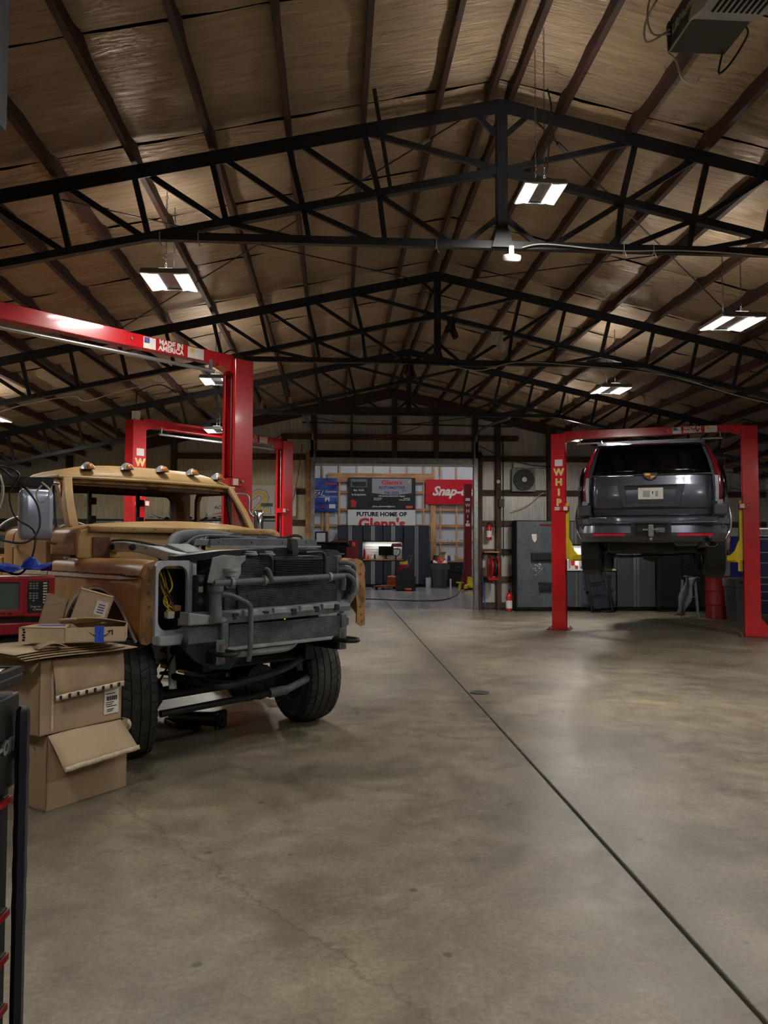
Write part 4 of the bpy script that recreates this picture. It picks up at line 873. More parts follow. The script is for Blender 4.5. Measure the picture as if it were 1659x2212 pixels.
# plate recess, licence plate, handle
zr = yr(2.2)-.035
ringframe([(-.45, 2.37), (.45, 2.37), (.37, 2.06), (-.37, 2.06)], [(-.34, 2.355), (.34, 2.355), (.31, 2.11), (-.31, 2.11)], -zr-.005, -zr+.022, RX(PI/2)).build('plate_surround', m_suv, sv, bev=.01)
MB().b2((-.34, zr+.008, 2.10), (.34, zr+.012, 2.36)).build('plate_recess', m_suvb, sv)
rp = MB().b2((-.165, zr-.005, 2.165), (.165, zr+.004, 2.325)).build('licence_plate', m_label, sv, bev=.004)
MB().b2((-.10, zr-.008, 2.195), (-.01, zr-.004, 2.285)).build('plate_blur', m_lgrey, rp); MB().b2((.02, zr-.008, 2.235), (.035, zr-.004, 2.275)).build('plate_mark', m_ink, rp)
MB().b2((.06, zr-.008, 2.20), (.10, zr-.004, 2.28)).build('plate_blur', m_lgrey, rp)
MB().bar((-.34, zr-.012, 2.105), (.34, zr-.012, 2.105), .02, .016).build('chrome_strip', m_chrome, sv)
MB().prism([(-.09, 2.06), (.09, 2.06), (.06, 2.085), (-.06, 2.085)], -zr+.01, -zr+.03, RX(PI/2)).build('hand_grip', m_suvb, sv)
# emblem: crest with coloured bands
e_ = MB().prism([(-.095, 2.535), (.095, 2.535), (.085, 2.475), (.035, 2.445), (0, 2.435), (-.035, 2.445), (-.085, 2.475)], .03, .045, RX(PI/2)).build('emblem', m_chrome, sv, bev=.005)
MB().prism([(-.075, 2.525), (.0, 2.525), (.0, 2.495), (-.07, 2.495)], .045, .048, RX(PI/2)).build('emblem_band', m_decy, e_)
MB().prism([(.005, 2.525), (.075, 2.525), (.07, 2.495), (.005, 2.495)], .045, .048, RX(PI/2)).build('emblem_band', m_chrome, e_)
MB().prism([(-.065, 2.49), (.0, 2.49), (.0, 2.455), (-.04, 2.465)], .045, .048, RX(PI/2)).build('emblem_band', m_refl, e_)
MB().prism([(.005, 2.49), (.065, 2.49), (.04, 2.465), (.005, 2.455)], .045, .048, RX(PI/2)).build('emblem_band', m_decy, e_)
text('lettering', 'ESCALADE', .062, m_ink, sv, T(-.60, yr(2.0)-.034, 2.005) @ FACE, sx=1.15, bold=.002, ext=.004)
# bumper
rings = []
for k in range(-12, 13):
    x = 1.015*k/12; sw = .30*abs(k/12)**5; n_ = 1-.13*abs(k/12)**6
    rings.append([(x, -.10+sw, 1.925), (x*1.0, -.14+sw, 1.90), (x, -.145+sw, 1.83), (x, -.10+sw, 1.80), (x*.995, -.125+sw, 1.70), (x*.98, -.09+sw, 1.63), (x*.95, -.02+sw, 1.575), (x*.95, .25+sw*.3, 1.575), (x, .25+sw*.3, 1.925)])
bp_ = MB().loft(rings).build('rear_bumper', m_suv, sv, smooth=30)
MB().loft([[(x, -.155, 1.84), (x, -.10, 1.915), (x, .0, 1.93), (x, .0, 1.84)] for x in (-.84, -.80, .80, .84)]).build('bumper_step', m_suv, bp_, bev=.008)
MB().b2((-.215, -.14, 1.655), (.215, -.09, 1.825)).build('hitch_opening', m_dark, bp_)
ringframe(rrect(-.26, .26, 1.63, 1.845, .02), rrect(-.215, .215, 1.655, 1.825, .02), .125, .16, RX(PI/2)).build('hitch_surround', m_suvb, bp_)
hb_ = MB().b2((-.035, -.20, 1.65), (.035, -.10, 1.81)).build('ball_mount', m_galv, bp_, bev=.006)
MB().cyl((0, -.19, 1.64), (0, -.19, 1.655), .03, n=12).ball((0, -.19, 1.615), .026, 10).build('hitch_ball', m_chrome, hb_, smooth=60)
MB().cyl((-.11, -.15, 1.74), (.11, -.15, 1.74), .018, n=10).build('hitch_pin', m_galv, hb_); MB().b2((.06, -.15, 1.70), (.18, -.12, 1.77)).build('plug_cover', m_dgrey, bp_, bev=.008)
MB().cyl((-.14, -.135, 1.745), (-.14, -.15, 1.745), .035, n=12).build('trailer_socket', m_black, bp_)
for s in (-1, 1):
    MB().loft([[(s*x, -.128+.30*(x/1.015)**5-.012, z) for z in (1.655, 1.69)] + [(s*x, -.10+.30*(x/1.015)**5, z) for z in (1.69, 1.655)] for x in (.34, .5, .65, .79)]).build('reflector', m_refl, bp_)
    MB().tube(smoothpath([(s*1.02, .24, 2.05), (s*1.035, .2, 1.9), (s*1.02, .17, 1.75), (s*.96, .16, 1.62)]), .014, 6).build('corner_trim', m_chrome, bp_)
    MB().b2((s*.80, -.03, 1.94), (s*1.0, .25, 2.10)).build('quarter_corner', m_suv, sv, bev=.03)
# underside
MB().b2((-.62, .5, 1.42), (.62, 4.5, 1.60)).build('underbody', m_oily, sv, bev=.03)
MB().lathe([(.15, -.10), (.30, -.11), (.37, -.08), (.385, 0), (.37, .08), (.2, .1), (.15, .05)], 28, T(-.02, .62, 1.525)).build('spare_wheel', m_rubber, sv, smooth=40)
MB().cyl((-.85, 1.05, 1.45), (.85, 1.05, 1.45), .05, n=12).ball((0, 1.05, 1.42), .16, 14, (1, .9, .9)).build('rear_axle', m_oily, sv, smooth=60)
MB().tube(smoothpath([(-.62, .9, 1.40), (-.45, .70, 1.36), (-.1, .72, 1.37), (.3, .72, 1.38), (.6, .9, 1.42)]), .02, 8).build('anti_roll_bar', m_oily, sv, smooth=60)
for s in (-1, 1): MB().cyl((s*.56, .95, 1.35), (s*.50, .8, 1.62), .04, n=10).build('shock_absorber', m_oily, sv, smooth=60)
MB().loft([[(.77+.075*math.cos(a)*k, y, 1.545+.036*math.sin(a)*k) for a in [q*PI/8 for q in range(16)]] for y, k in ((-.06, 1), (-.065, .9), (.05, .85))], False).build('exhaust_tip', m_chrome, sv, smooth=50)
MB().cyl((.72, .25, 1.56), (.60, 1.0, 1.52), .05, n=10).build('exhaust_pipe', m_galv, sv, smooth=50)
MB().b2((.30, .15, 1.52), (.62, .6, 1.60)).build('muffler', m_dgrey, sv, bev=.04)
def swheel(x, y):
    s = 1 if x > 0 else -1
    A = T(x, y, 1.49) @ RY(PI/2)
    ti = MB().lathe([(.28, -.12), (.30, -.145), (.37, -.15), (.392, -.135), (.40, -.11), (.40, -.085), (.390, -.08), (.390, -.07), (.40, -.065), (.40, -.005), (.390, 0), (.390, .01), (.40, .015), (.40, .07), (.390, .075), (.390, .085), (.40, .09), (.40, .11), (.392, .135), (.37, .15), (.30, .145), (.28, .12)], 44, A).build('tire', m_rubber, sv, smooth=30)
    MB().lathe([(.28, s*.12), (.27, s*.13), (.26, s*.05), (.08, s*.07), (.07, s*.11), (0, s*.11)], 24, A).build('rim', m_chrome, ti, smooth=40)
    for q in range(7):
        a = q*2*PI/7; MB().bar(A @ V((.06*math.cos(a), .06*math.sin(a), s*.09)), A @ V((.265*math.cos(a), .265*math.sin(a), s*.115)), .05, .025).build('spoke', m_alu, ti)
    MB().lathe([(.0, -s*.10), (.47, -s*.10), (.47, s*.135), (.46, s*.135), (.46, -s*.08), (0, -s*.08)], 28, T(x-s*.02, y, 1.52) @ RY(PI/2)).build('wheel_well', m_suvb, sv)
for x in (-.865, .865):
    for y in (1.08, 4.02): swheel(x, y)
for s in (-1, 1):
    MB().loft([[(s*1.04, y, z) for y, z in ((2.9, 2.42), (2.86, 2.55), (2.72, 2.57), (2.68, 2.42))], [(s*1.24, y, z) for y, z in ((2.88, 2.44), (2.84, 2.56), (2.72, 2.57), (2.70, 2.44))]]).build('door_mirror', m_suv, sv, bev=.02)
# ================================================================== foreground
m_card = mat('brown cardboard', (160, 136, 108), .75, var=.10, scale=3, bump=.06, bscale=30)
m_card2 = mat('pale cardboard', (182, 160, 130), .75, var=.08, scale=4)
m_tape = mat('clear packing tape', (196, 180, 156), .25, var=.15, scale=40)
m_btape = mat('blue painters tape', (36, 78, 190), .55, var=.1)
m_blue = mat('blue shop cloth', (32, 62, 168), .6, var=.25, scale=9, bump=.3, bscale=18)
m_scan = mat('red scanner plastic', (150, 22, 30), .4, var=.08)
m_crt = mat('dead crt screen', (74, 92, 84), .25, var=.15, scale=3, coat=.4)
m_cart = mat('black gloss tool cart', (24, 23, 21), .5, var=.2, scale=3)
m_bump = mat('dark blue rubber bumper', (22, 28, 42), .4, var=.1)
m_grey = mat('grey enamel', (108, 116, 126), .45, var=.1)
BX = Frame((-1.62, 4.55, 0), math.radians(54.6))
def carton(name, label, loc, rz, w, d, h, m=None, group='cardboard boxes', tilt=None):
    """open-topped carton: origin at its front left bottom corner, front along +x, depth along +y"""
    t = thing(name, label, 'box', loc, rz, group); m = m or m_card; k = .006
    if tilt is not None: t.rotation_euler = (tilt[0], tilt[1], rz)
    MB().b2((0, 0, 0), (w, d, k)).build('bottom', m, t)
    MB().b2((0, 0, 0), (w, k, h)).build('front_panel', m, t); MB().b2((0, d-k, 0), (w, d, h)).build('back_panel', m, t)
    MB().b2((0, 0, 0), (k, d, h)).build('side_panel', m, t); MB().b2((w-k, 0, 0), (w, d, h)).build('side_panel', m, t)
    return t
def sheet(P, nu, nv, fn, name, m, par, th=.006):
    a, b, c, d = [V(p) for p in P]
    rows = [[(a*(1-u)*(1-v)+b*u*(1-v)+c*u*v+d*(1-u)*v)+V(fn(u, v)) for u in [i/nu for i in range(nu+1)]] for v in [j/nv for j in range(nv+1)]]
    return MB().grid(rows).build(name, m, par, smooth=40, solid=th)
# lower carton with its flap folded out over the front
b1 = carton('cardboard_box', 'large open cardboard box on the floor at the bottom of the stack', BX.o, BX.a, .56, .42, .42)
sheet([(0.0, -.005, .425), (.50, -.005, .43), (.57, -.10, .245), (.03, -.12, .235)], 8, 5, lambda u, v: (0, -.006*math.sin(PI*v), .004*math.sin(u*5)), 'flap', m_card2, b1)
sheet([(.035, -.118, .262), (.565, -.104, .272), (.572, -.106, .243), (.03, -.124, .233)], 10, 2, lambda u, v: (0, -.002, .0015*math.sin(u*40)), 'tape', m_tape, b1, .0012)
sheet([(.562, .02, .42), (.562, .30, .42), (.60, .28, .36), (.60, .04, .36)], 4, 3, lambda u, v: (.004*math.sin(u*9), 0, 0), 'flap', m_card, b1)
MB().ball((.60, .05, .37), .032, 10, (.8, 1, 1.2)).build('tape_wad', m_tape, b1, smooth=50)
# upper carton
b2_ = carton('cardboard_box', 'tall cardboard box with a white shipping label, second in the stack', BX.M @ V((-.055, .0, .432)), BX.a-.015, .56, .40, .42)
MB().b2((.01, .01, .415), (.55, .39, .42)).build('top_panel', m_card, b2_)
sheet([(.07, -.004, .42), (.56, -.004, .42), (.545, -.035, .21), (.075, -.045, .195)], 8, 4, lambda u, v: (0, -.008*math.sin(PI*v), 0), 'flap', m_card, b2_)
fl_t = sheet([(.072, -.043, .222), (.548, -.036, .24), (.546, -.038, .208), (.072, -.048, .191)], 8, 2, lambda u, v: (0, -.002, .001*math.sin(u*30)), 'tape', m_tape, b2_, .0012)
for q in range(8): MB().box((.10+q*.058, -.050+q*.001, .206+q*.0022), (.016, .003, .024)).build('tape_mark', m_ink, fl_t)
sl = MB().b2((.43, -.005, .045), (.535, -.002, .20)).build('shipping_label', m_label, b2_)
for q in range(16): MB().b2((.445+q*.005, -.006, .125), (.447+q*.005+.001*(q % 3), -.005, .152)).build('barcode_bar', m_ink, sl)
for z, a, b in ((.165, .44, .51), (.112, .44, .50), (.10, .44, .49), (.088, .445, .52), (.07, .45, .50), (.06, .45, .49)): MB().b2((a, -.006, z), (b, -.005, z+.005)).build('print_line', m_ink, sl)
MB().b2((.075, -.0065, .02), (.085, .0, .42)).build('edge_tape', m_tape, b2_)
sheet([(-.002, .0, .42), (-.002, .33, .42), (-.04, .33, .37), (-.05, .0, .36)], 6, 3, lambda u, v: (.012*math.sin(u*11)*v, 0, .008*math.sin(u*8)), 'flap', m_card2, b2_)
# flattened cartons on top
z = .856
for k in range(4):
    lb = ('lowest', 'second', 'third', 'topmost')[k]+' flattened cardboard sheet lying on the tall box'
    o = MB(); w, d = .74-.03*k, .54
    o.grid([[(-.18+w*u-.02*k, -.06+.012*k+d*v, .007+.004*math.sin(u*6)+.004*math.sin(v*5)+.003) for u in [i/10 for i in range(11)]] for v in [j/6 for j in range(7)]])
    ob = o.build('cardboard_sheet', m_card2 if k % 2 else m_card, None, smooth=50, solid=.005); ob.location = BX.M @ V((0, .0, z+.006+.0125*k)); ob.rotation_euler = (0, 0, BX.a-.05+.04*k)
    tag(ob, lb, 'cardboard', 'flattened cartons')
fb = sheet([(.0, 0, 0), (.16, 0, 0), (.16, .1, .0), (0, .1, 0)], 8, 3, lambda u, v: (0, 0, .028*math.sin(PI*u)), 'cardboard_scrap', m_card, None)
fb.location = BX.M @ V((-.10, -.05, .926)); fb.rotation_euler = (0, 0, BX.a-.3); tag(fb, 'curled brown cardboard scrap between the sheets and the flat parcel', 'cardboard')
# flat parcel with blue tape
pa = thing('flat_parcel_box', 'flat opened parcel box with blue tape and curved arrow print atop the stack', 'box', pw(139, 1383, Y=4.62), math.radians(9), 'cardboard boxes')
pa.location.z = .938
for nm, a, b in (('bottom', (0, 0, 0), (.335, .24, .006)), ('front_panel', (0, 0, 0), (.335, .005, .088)), ('back_panel', (0, .235, 0), (.335, .24, .088)), ('side_panel', (.33, 0, 0), (.335, .24, .088)), ('side_panel', (0, 0, 0), (.005, .24, .088))): MB().b2(a, b).build(nm, m_card2, pa)
pa.rotation_euler = (0, 0, math.radians(12))
MB().prism([(0, 0), (-.26, .10), (-.26, .106), (.0, .006)], 0, .088).build('side_wing', m_card2, pa)
MB().prism([(-.26, .10), (0, .0), (.0, .24), (-.2, .28)], .082, .088).build('top_panel', m_card2, pa)
MB().prism([(-.17, .16), (-.01, .11), (-.01, .15), (-.16, .20)], .089, .0905).build('tape_strip', m_btape, pa)
sheet([(.02, .24, .088), (.33, .24, .088), (.335, .02, .112), (.06, .12, .135)], 6, 4, lambda u, v: (0, 0, .008*math.sin(PI*u)), 'lid_flap', m_card2, pa)
sheet([(-.05, .25, .088), (.18, .24, .09), (.2, .20, .128), (-.06, .21, .118)], 6, 3, lambda u, v: (0, 0, .004*math.sin(7*u)), 'lid_flap', m_card2, pa)
sm = [(.135+.115*t, -.0015, .058-.030*math.sin(PI*t)) for t in [k/12 for k in range(13)]]
MB().loft([[(x, y, zz+.006*math.sin(PI*max(.12, k/12))), (x, y-.001, zz+.006*math.sin(PI*max(.12, k/12))), (x, y-.001, zz-.006*math.sin(PI*max(.12, k/12))), (x, y, zz-.006*math.sin(PI*max(.12, k/12)))] for k, (x, y, zz) in enumerate(sm)]).build('arrow_print', m_ink, pa)
MB().tube([(.237, -.002, .062), (.262, -.002, .068), (.262, -.002, .042)], .004, 5).build('arrow_print', m_ink, pa)
bt = MB().b2((.165, -.004, -.003), (.215, -.0015, .091)).build('tape_strip', m_btape, pa); MB().b2((.165, -.004, .089), (.215, .03, .091)).build('tape_strip', m_btape, pa)
MB().tube(smoothpath([(.19, -.0045, .075), (.196, -.0045, .065), (.186, -.0045, .055), (.196, -.0045, .045), (.188, -.0045, .03), (.194, -.0045, .015)]), .0012, 4).build('pen_marks', m_blueink, bt)
for q in range(5): MB().box((-.232+.004*(q % 2), .088, .014+q*.015), (.016, .002, .011), RZ(-.367).to_3x3()).build('print_mark', m_ink, pa)
# tilted small cartons behind the parcel
c3 = carton('cardboard_box', 'small tilted cardboard box with a white label in front of the wheel arch', (-1.66, 4.955, .995), math.radians(16), .21, .15, .25, m_card2, tilt=(0.0, .30))
MB().b2((.0, 0, .244), (.21, .15, .25)).build('top_panel', m_card, c3); MB().b2((.12, -.003, .12), (.19, -.001, .21)).build('shipping_label', m_label, c3)
for q in range(4): MB().b2((.135, -.004, .135+q*.016), (.175, -.003, .141+q*.016)).build('print_line', m_blueink, c3)
c4 = carton('cardboard_box', 'small dark open cardboard box leaning behind the tilted one', (-1.84, 4.93, .968), math.radians(16), .13, .13, .24, m_card, tilt=(0, .25))
# ---- near tool cart at the left edge
XC, YC = -.85, 2.20
ct = thing('tool_cart', 'black tool cart with blue corner bumper at the left edge of the picture', 'tool cart', (XC, YC, 0), 0)
MB().b2((-.52, -1.0, 1.128), (0, 0, 1.156)).b2((-.52, -1.0, 1.10), (-.49, 0, 1.13)).build('top_tray', m_cart, ct, bev=.006)
ringframe([(-.52, -1.0), (0, -1.0), (0, 0), (-.52, 0)], [(-.50, -.98), (-.02, -.98), (-.02, -.02), (-.50, -.02)], 1.156, 1.172, Matrix.Identity(4)).build('tray_rim', m_cart, ct)
sheet([(-.45, -.35, 1.16), (-.03, -.35, 1.16), (-.03, -.05, 1.16), (-.45, -.05, 1.16)], 14, 10, lambda u, v: (0, 0, .012+.012*math.sin(u*23+v*9)*math.sin(v*17+u*5)), 'plastic_bag', m_tape, ct, .002)
MB().b2((-.50, -.99, .86), (-.006, -.008, 1.105)).build('upper_body', m_cart, ct, bev=.006)
MB().b2((-.51, -1.0, .12), (-.03, -.01, .86)).build('lower_body', m_dark, ct)
for zz, hh in ((.84, .03), (.545, .02), (.43, .02), (.30, .02)):
    dd = MB().b2((-.48, -.97, zz-.02), (-.012, -.04, zz)).build('drawer', m_cart, ct, bev=.004); MB().b2((-.014, -.97, zz-.02), (-.006, -.04, zz-.004)).build('drawer_trim', m_scan, dd)
MB().b2((-.010, -.93, .935), (.0, -.04, .99)).build('logo_plate', m_cart, ct)
text('lettering', 'Snap-on', .075, m_alu, ct, T(.003, -.068, .985) @ RZ(PI/2) @ RX(PI/2), sx=.9, ext=.003, shear=.3, bold=.002, align='RIGHT')
n = 22; rr = []
for k in range(n+1):
    zz = .04+1.02*k/n; rib = 1+(.10 if (k % 2 and k > 10) else 0); rr.append([(.018+.017*rib*math.cos(a), -.045+.017*rib*math.sin(a), zz) for a in [q*PI/3+PI/6 for q in range(6)]])
rr.append([(.018+.010*math.cos(a), -.045+.010*math.sin(a), 1.072) for a in [q*PI/3+PI/6 for q in range(6)]])
bpr = MB().loft(rr).build('corner_bumper', m_bump, ct, smooth=25)
MB().b2((-.52, -1.0, .12), (-.005, -.005, .14)).build('base', m_cart, ct)
for x, y in ((-.44, -.9), (-.08, -.9), (-.44, -.1), (-.08, -.1)): MB().cyl((x-.02, y, .06), (x+.02, y, .06), .06, n=14).b2((x-.03, y-.03, .06), (x+.03, y+.03, .125)).build('caster', m_black, ct)
# ---- diagnostic scanner on its stand
SCP = pw(117, 1290, Y=5.42); SCP.z = 0
sc_ = thing('diagnostic_scanner', 'red diagnostic scanner with green screen and keypad on a dark stand', 'scanner', SCP, math.radians(19))
MB().b2((-.86, 0, 1.02), (0, .36, 1.29)).build('housing', m_scan, sc_, bev=.012)
ringframe([(-.60, 1.03), (-.185, 1.03), (-.185, 1.285), (-.60, 1.285)], [(-.57, 1.075), (-.215, 1.075), (-.215, 1.255), (-.57, 1.255)], .0, .02, RX(PI/2)).build('screen_bezel', m_scan, sc_, bev=.005)
MB().grid([[(-.57+.355*u, -.003-.010*math.sin(PI*u)*math.sin(PI*v), 1.075+.18*v) for u in [k/8 for k in range(9)]] for v in [k/8 for k in range(9)]]).build('screen', m_crt, sc_, smooth=60)
kp = MB().b2((-.165, -.004, 1.05), (-.035, .004, 1.262)).build('keypad', m_black, sc_, bev=.003)
key = None
for r in range(8):
    for c in range(3):
        if r == 3 or (r == 7 and c != 1): continue
        M_ = T(-.147+c*.020, -.006, 1.247-r*.0165)
        if key is None: key = MB().box((0, 0, 0), (.014, .006, .009)).build('key', m_lgrey, kp, bev=.001); key.matrix_local = M_
        else: again(key, M_, kp)
k2 = None
for r in range(8):
    M_ = T(-.057, -.006, 1.248-r*.0185)
    if k2 is None: k2 = MB().box((0, 0, 0), (.026, .006, .010)).build('function_key', m_label, kp, bev=.001); k2.matrix_local = M_
    else: again(k2, M_, kp)
text('lettering', 'Snap-on', .02, m_label, kp, T(-.115, -.0055, 1.092) @ FACE, shear=.3); text('lettering', 'Counselor', .022, m_label, kp, T(-.085, -.0055, 1.073) @ FACE, shear=.4); text('lettering', 'II', .022, m_label, kp, T(-.045, -.0055, 1.065) @ FACE)
for q in range(6): MB().box((-.55+.045*q+.06, -.022, 1.052), (.028, .006, .010)).build('soft_key', m_black, sc_, bev=.002)
MB().b2((-.84, .02, .985), (-.02, .34, 1.022)).build('vent_base', m_black, sc_)
for q in range(40): MB().box((-.82+q*.02, .018, 1.0), (.006, .006, .022)).build('vent_slot', m_dark, sc_)
MB().b2((-.87, -.01, .905), (.01, .38, .987)).build('stand_top', m_scan, sc_, bev=.01)
MB().b2((-.83, .04, .12), (-.04, .34, .905)).build('stand_body', m_dark, sc_); MB().b2((-.87, -.01, .10), (.01, .38, .14)).build('stand_base', m_scan, sc_, bev=.01)
for x in (-.78, -.08):
    for y in (.05, .3): MB().cyl((x-.02, y, .055), (x+.02, y, .055), .054, n=14).b2((x-.02, y-.02, .06), (x+.02, y+.02, .11)).build('caster', m_black, sc_)
MB().b2((-.74, .30, .9), (-.70, .34, 1.98)).build('boom_mast', m_steel, sc_)
MB().prism([(-.74, 1.93), (-.33, 1.925), (-.045, 1.91), (-.02, 1.955), (-.02, 1.99), (-.33, 1.985), (-.74, 1.99)], -.36, -.28, RX(PI/2)).build('boom_arm', m_black, sc_, bev=.006)
cb = [([(-.75, .30, 1.99), (-.55, .26, 2.07), (-.40, .28, 2.06), (-.30, .30, 1.99), (-.20, .25, 1.90), (-.12, .24, 1.78), (-.11, .22, 1.62), (-.2, .2, 1.52), (-.4, .2, 1.55)], m_cable),
      ([(-.70, .32, 1.97), (-.45, .28, 2.06), (-.25, .26, 2.01), (-.30, .22, 1.86), (-.26, .22, 1.70), (-.14, .24, 1.60), (-.15, .22, 1.42), (-.24, .2, 1.30), (-.42, .2, 1.40)], m_cable),
      ([(-.8, .3, 1.8), (-.6, .24, 2.02), (-.42, .24, 2.05), (-.35, .24, 1.93), (-.38, .22, 1.72), (-.5, .2, 1.62)], m_wcable),
      ([(-.8, .3, 1.7), (-.62, .22, 1.94), (-.48, .22, 2.03), (-.38, .22, 2.0), (-.34, .22, 1.86), (-.40, .2, 1.6), (-.36, .18, 1.4), (-.44, .16, 1.30)], m_wcable),
      ([(-.78, .26, 1.9), (-.6, .24, 2.05), (-.5, .26, 2.07), (-.42, .24, 1.95), (-.5, .22, 1.75), (-.62, .2, 1.7)], m_cable),
      ([(-.10, .27, 1.95), (-.05, .25, 1.90), (-.06, .24, 1.83), (-.11, .24, 1.81), (-.13, .25, 1.87), (-.10, .26, 1.93)], m_wcable)]
for pts, m in cb: MB().tube(smoothpath(pts), .0075, 6).build('hanging_cable', m, sc_, smooth=60)
rg = sheet([(-.62, .04, 0), (-.03, .04, 0), (-.03, .30, 0), (-.62, .30, 0)], 26, 14, lambda u, v: (.012*math.sin(v*9), .01*math.sin(u*13), .034+.022*math.sin(u*7+v*4)*math.sin(v*6+1)+.014*math.sin(u*19+v*11)+(.07*max(0, 1-((u-.80)/.12)**2-((v-.5)/.3)**2))), 'blue_cloth', m_blue, None, .004)
rg.location = (SCP.x, SCP.y, 1.318); rg.rotation_euler = (0, 0, math.radians(19)); tag(rg, 'crumpled blue cloth lying on top of the red scanner', 'cloth')
# ---- oily axle part lying under the truck
ax = thing('axle_part', 'black axle part with square flange lying on the floor under the truck', 'car part', TF.M @ V((-.24, .04, 0)), TF.a)
MB().cyl((-.48, -.16, .055), (-.02, 0, .085), .05, .06, n=14).build('tube', m_oily, ax, smooth=50)
fM = T(-.02, .0, .085) @ RZ(math.atan2(.16, .46)) @ RY(PI/2)
fl_ = MB().prism(rrect(-.075, .075, -.075, .075, .03), 0, .025, fM).build('flange', m_oily, ax, bev=.004)
MB().lathe([(.05, .025), (.052, .035), (.03, .035), (.025, .02), (0, .02)], 18, fM).build('hub_ring', m_dgrey, fl_, smooth=40)
for x, y in ((-.055, -.055), (.055, -.055), (.055, .055), (-.055, .055)): MB().lathe([(.012, .025), (.012, .032), (0, .032)], 8, fM @ T(x, y, 0)).build('bolt', m_galv, fl_)
MB().prism([(-.55, -.20), (-.30, -.24), (-.12, -.12), (-.2, -.05), (-.5, -.06)], .0, .05).build('bracket', m_oily, ax, bev=.015)
# ---- garage door opener overhead at the upper right
op = thing('garage_door_opener', 'dark garage door opener with white light cover hanging at upper right', 'door opener', (1.745, 3.58, 3.905))
m_opn = mat('dark grey opener case', (64, 62, 60), .5, var=.08); m_opd = mat('navy opener side', (24, 26, 36), .45)
MB().b2((-.14, -.34, 0), (.14, 0, .02)).build('bottom_panel', m_opn, op, bev=.004)
MB().b2((-.136, -.34, .02), (.136, -.01, .16)).build('case', m_opd, op, bev=.004)
MB().loft([[(-.14, 0, .0), (-.14, .02, .015), (-.14, .03, .15), (-.14, 0, .16)], [(.14, 0, 0), (.14, .02, .015), (.14, .03, .15), (.14, 0, .16)]]).build('end_panel', m_opn, op, bev=.006)
MB().b2((-.142, -.33, -.002), (-.136, .0, .004)).build('edge_trim', m_alu, op)
m_lens = mat('white opener lens', (186, 188, 192), .45, var=.03)
ln = MB().loft([[(x, -.24+q*.02, -.003), (x, -.36, -.045), (x, -.52, -.05), (x, -.56, .0), (x, -.56, .13), (x, -.34, .15)] for q, x in ((1, -.15), (0, -.13), (0, .13), (1, .15))]).build('light_cover', m_lens, op, bev=.008)
for q in range(9): MB().box((-.10+q*.026, -.42, -.0485), (.011, .13, .006), RX(.06).to_3x3()).build('vent_slot', m_dark, ln)
text('lettering', 'LiftMaster', .060, m_label, op, T(-.1372, -.15, .085) @ RZ(-PI/2) @ RX(PI/2), sx=.95, shear=.15, bold=.001); text('lettering', 'pro', .04, m_label, op, T(-.1372, -.28, .045) @ RZ(-PI/2) @ RX(PI/2), shear=.2)
for x in (-.12, .12): MB().bar((x, -.2, .16), (x, -.2, roofz(1.745+x, .03)-3.905), .025, .004).build('hanger_strap', m_galv, op)
MB().b2((-.02, -4.5, .10), (.02, -.3, .15)).build('rail', m_steel, op)
for pts, m in (([(-.14, -.02, .10), (-.24, .02, .06), (-.26, -.03, .14), (-.20, -.1, .24), (-.13, -.14, .30)], m_wcable), ([(-.14, -.02, .08), (-.22, .0, .09), (-.25, -.02, .20), (-.22, -.1, .34)], m_wcable),
               ([(-.135, .02, .01), (-.09, .03, -.02), (-.06, .035, -.10), (-.01, .03, -.13), (.03, .03, -.10)], m_wcable), ([(.12, -.02, .0), (.12, .02, -.08), (.17, .0, -.04), (.20, -.1, .03), (.17, -.14, .05)], m_cable)):
    MB().tube(smoothpath(pts), .005, 6).build('wire', m, op)
# ---- grey metal unit hanging at the upper left edge
hu = thing('hanging_heater', 'grey metal heater cabinet edge hanging at the upper left corner', 'heater', (-1.552, 2.75, 3.08))
MB().b2((-.29, -.25, 0), (.29, .25, .62)).build('cabinet', m_grey, hu, bev=.02)
MB().b2((.28, -.25, .02), (.298, -.23, .60)).build('edge_strip', m_alu, hu); MB().b2((-.24, -.256, .08), (.24, -.25, .5)).build('grille', m_steel, hu)
for x in (-.25, .25):
    for y in (-.2, .2): MB().cyl((x, y, .62), (x, y, roofz(-1.565+x, .06)-3.08), .006, n=6).build('hanger_rod', m_galv, hu)
# ---- things on the trusses
se = thing('round_sensor', 'round white sensor disc under the near truss tie beam', 'sensor', (1.40, TRUSS_Y[0]-.10, 3.80))
MB().lathe([(0, -.01), (.05, -.01), (.07, 0), (.075, .02), (.07, .04), (.03, .05), (.0, .05)], 24, RX(math.radians(25))).build('disc', m_white, se, smooth=40); MB().b2((-.02, 0, .03), (.02, .06, .12)).build('bracket', m_galv, se)
def rag(x, y, z, w, h, m, lb):
    o = sheet([(-w/2, 0, 0), (w/2, 0, 0), (w*.55, .02, -h), (-w*.6, .02, -h*.8)], 10, 10, lambda u, v: (.02*math.sin(v*5+u*3), .035*math.sin(u*11)*(.4+v), .03*math.sin(u*6)*v), 'rag', m, None, .004)
    o.location = (x, y, z); tag(o, lb, 'rag', 'rags on the trusses')
m_ragd = mat('dark red rag', (58, 40, 42), .8, var=.2)
rag(2.14, TRUSS_Y[1]-.06, 4.37, .16, .24, m_white, 'white rag hanging from the middle truss lower chord')
rag(1.52, TRUSS_Y[1]-.06, 4.52, .13, .24, m_ragd, 'dark rag hanging beside the king post of the middle truss')
rag(.98, TRUSS_Y[1]-.06, 3.98, .10, .26, m_ragd, 'dark rag hanging from the middle truss tie beam')
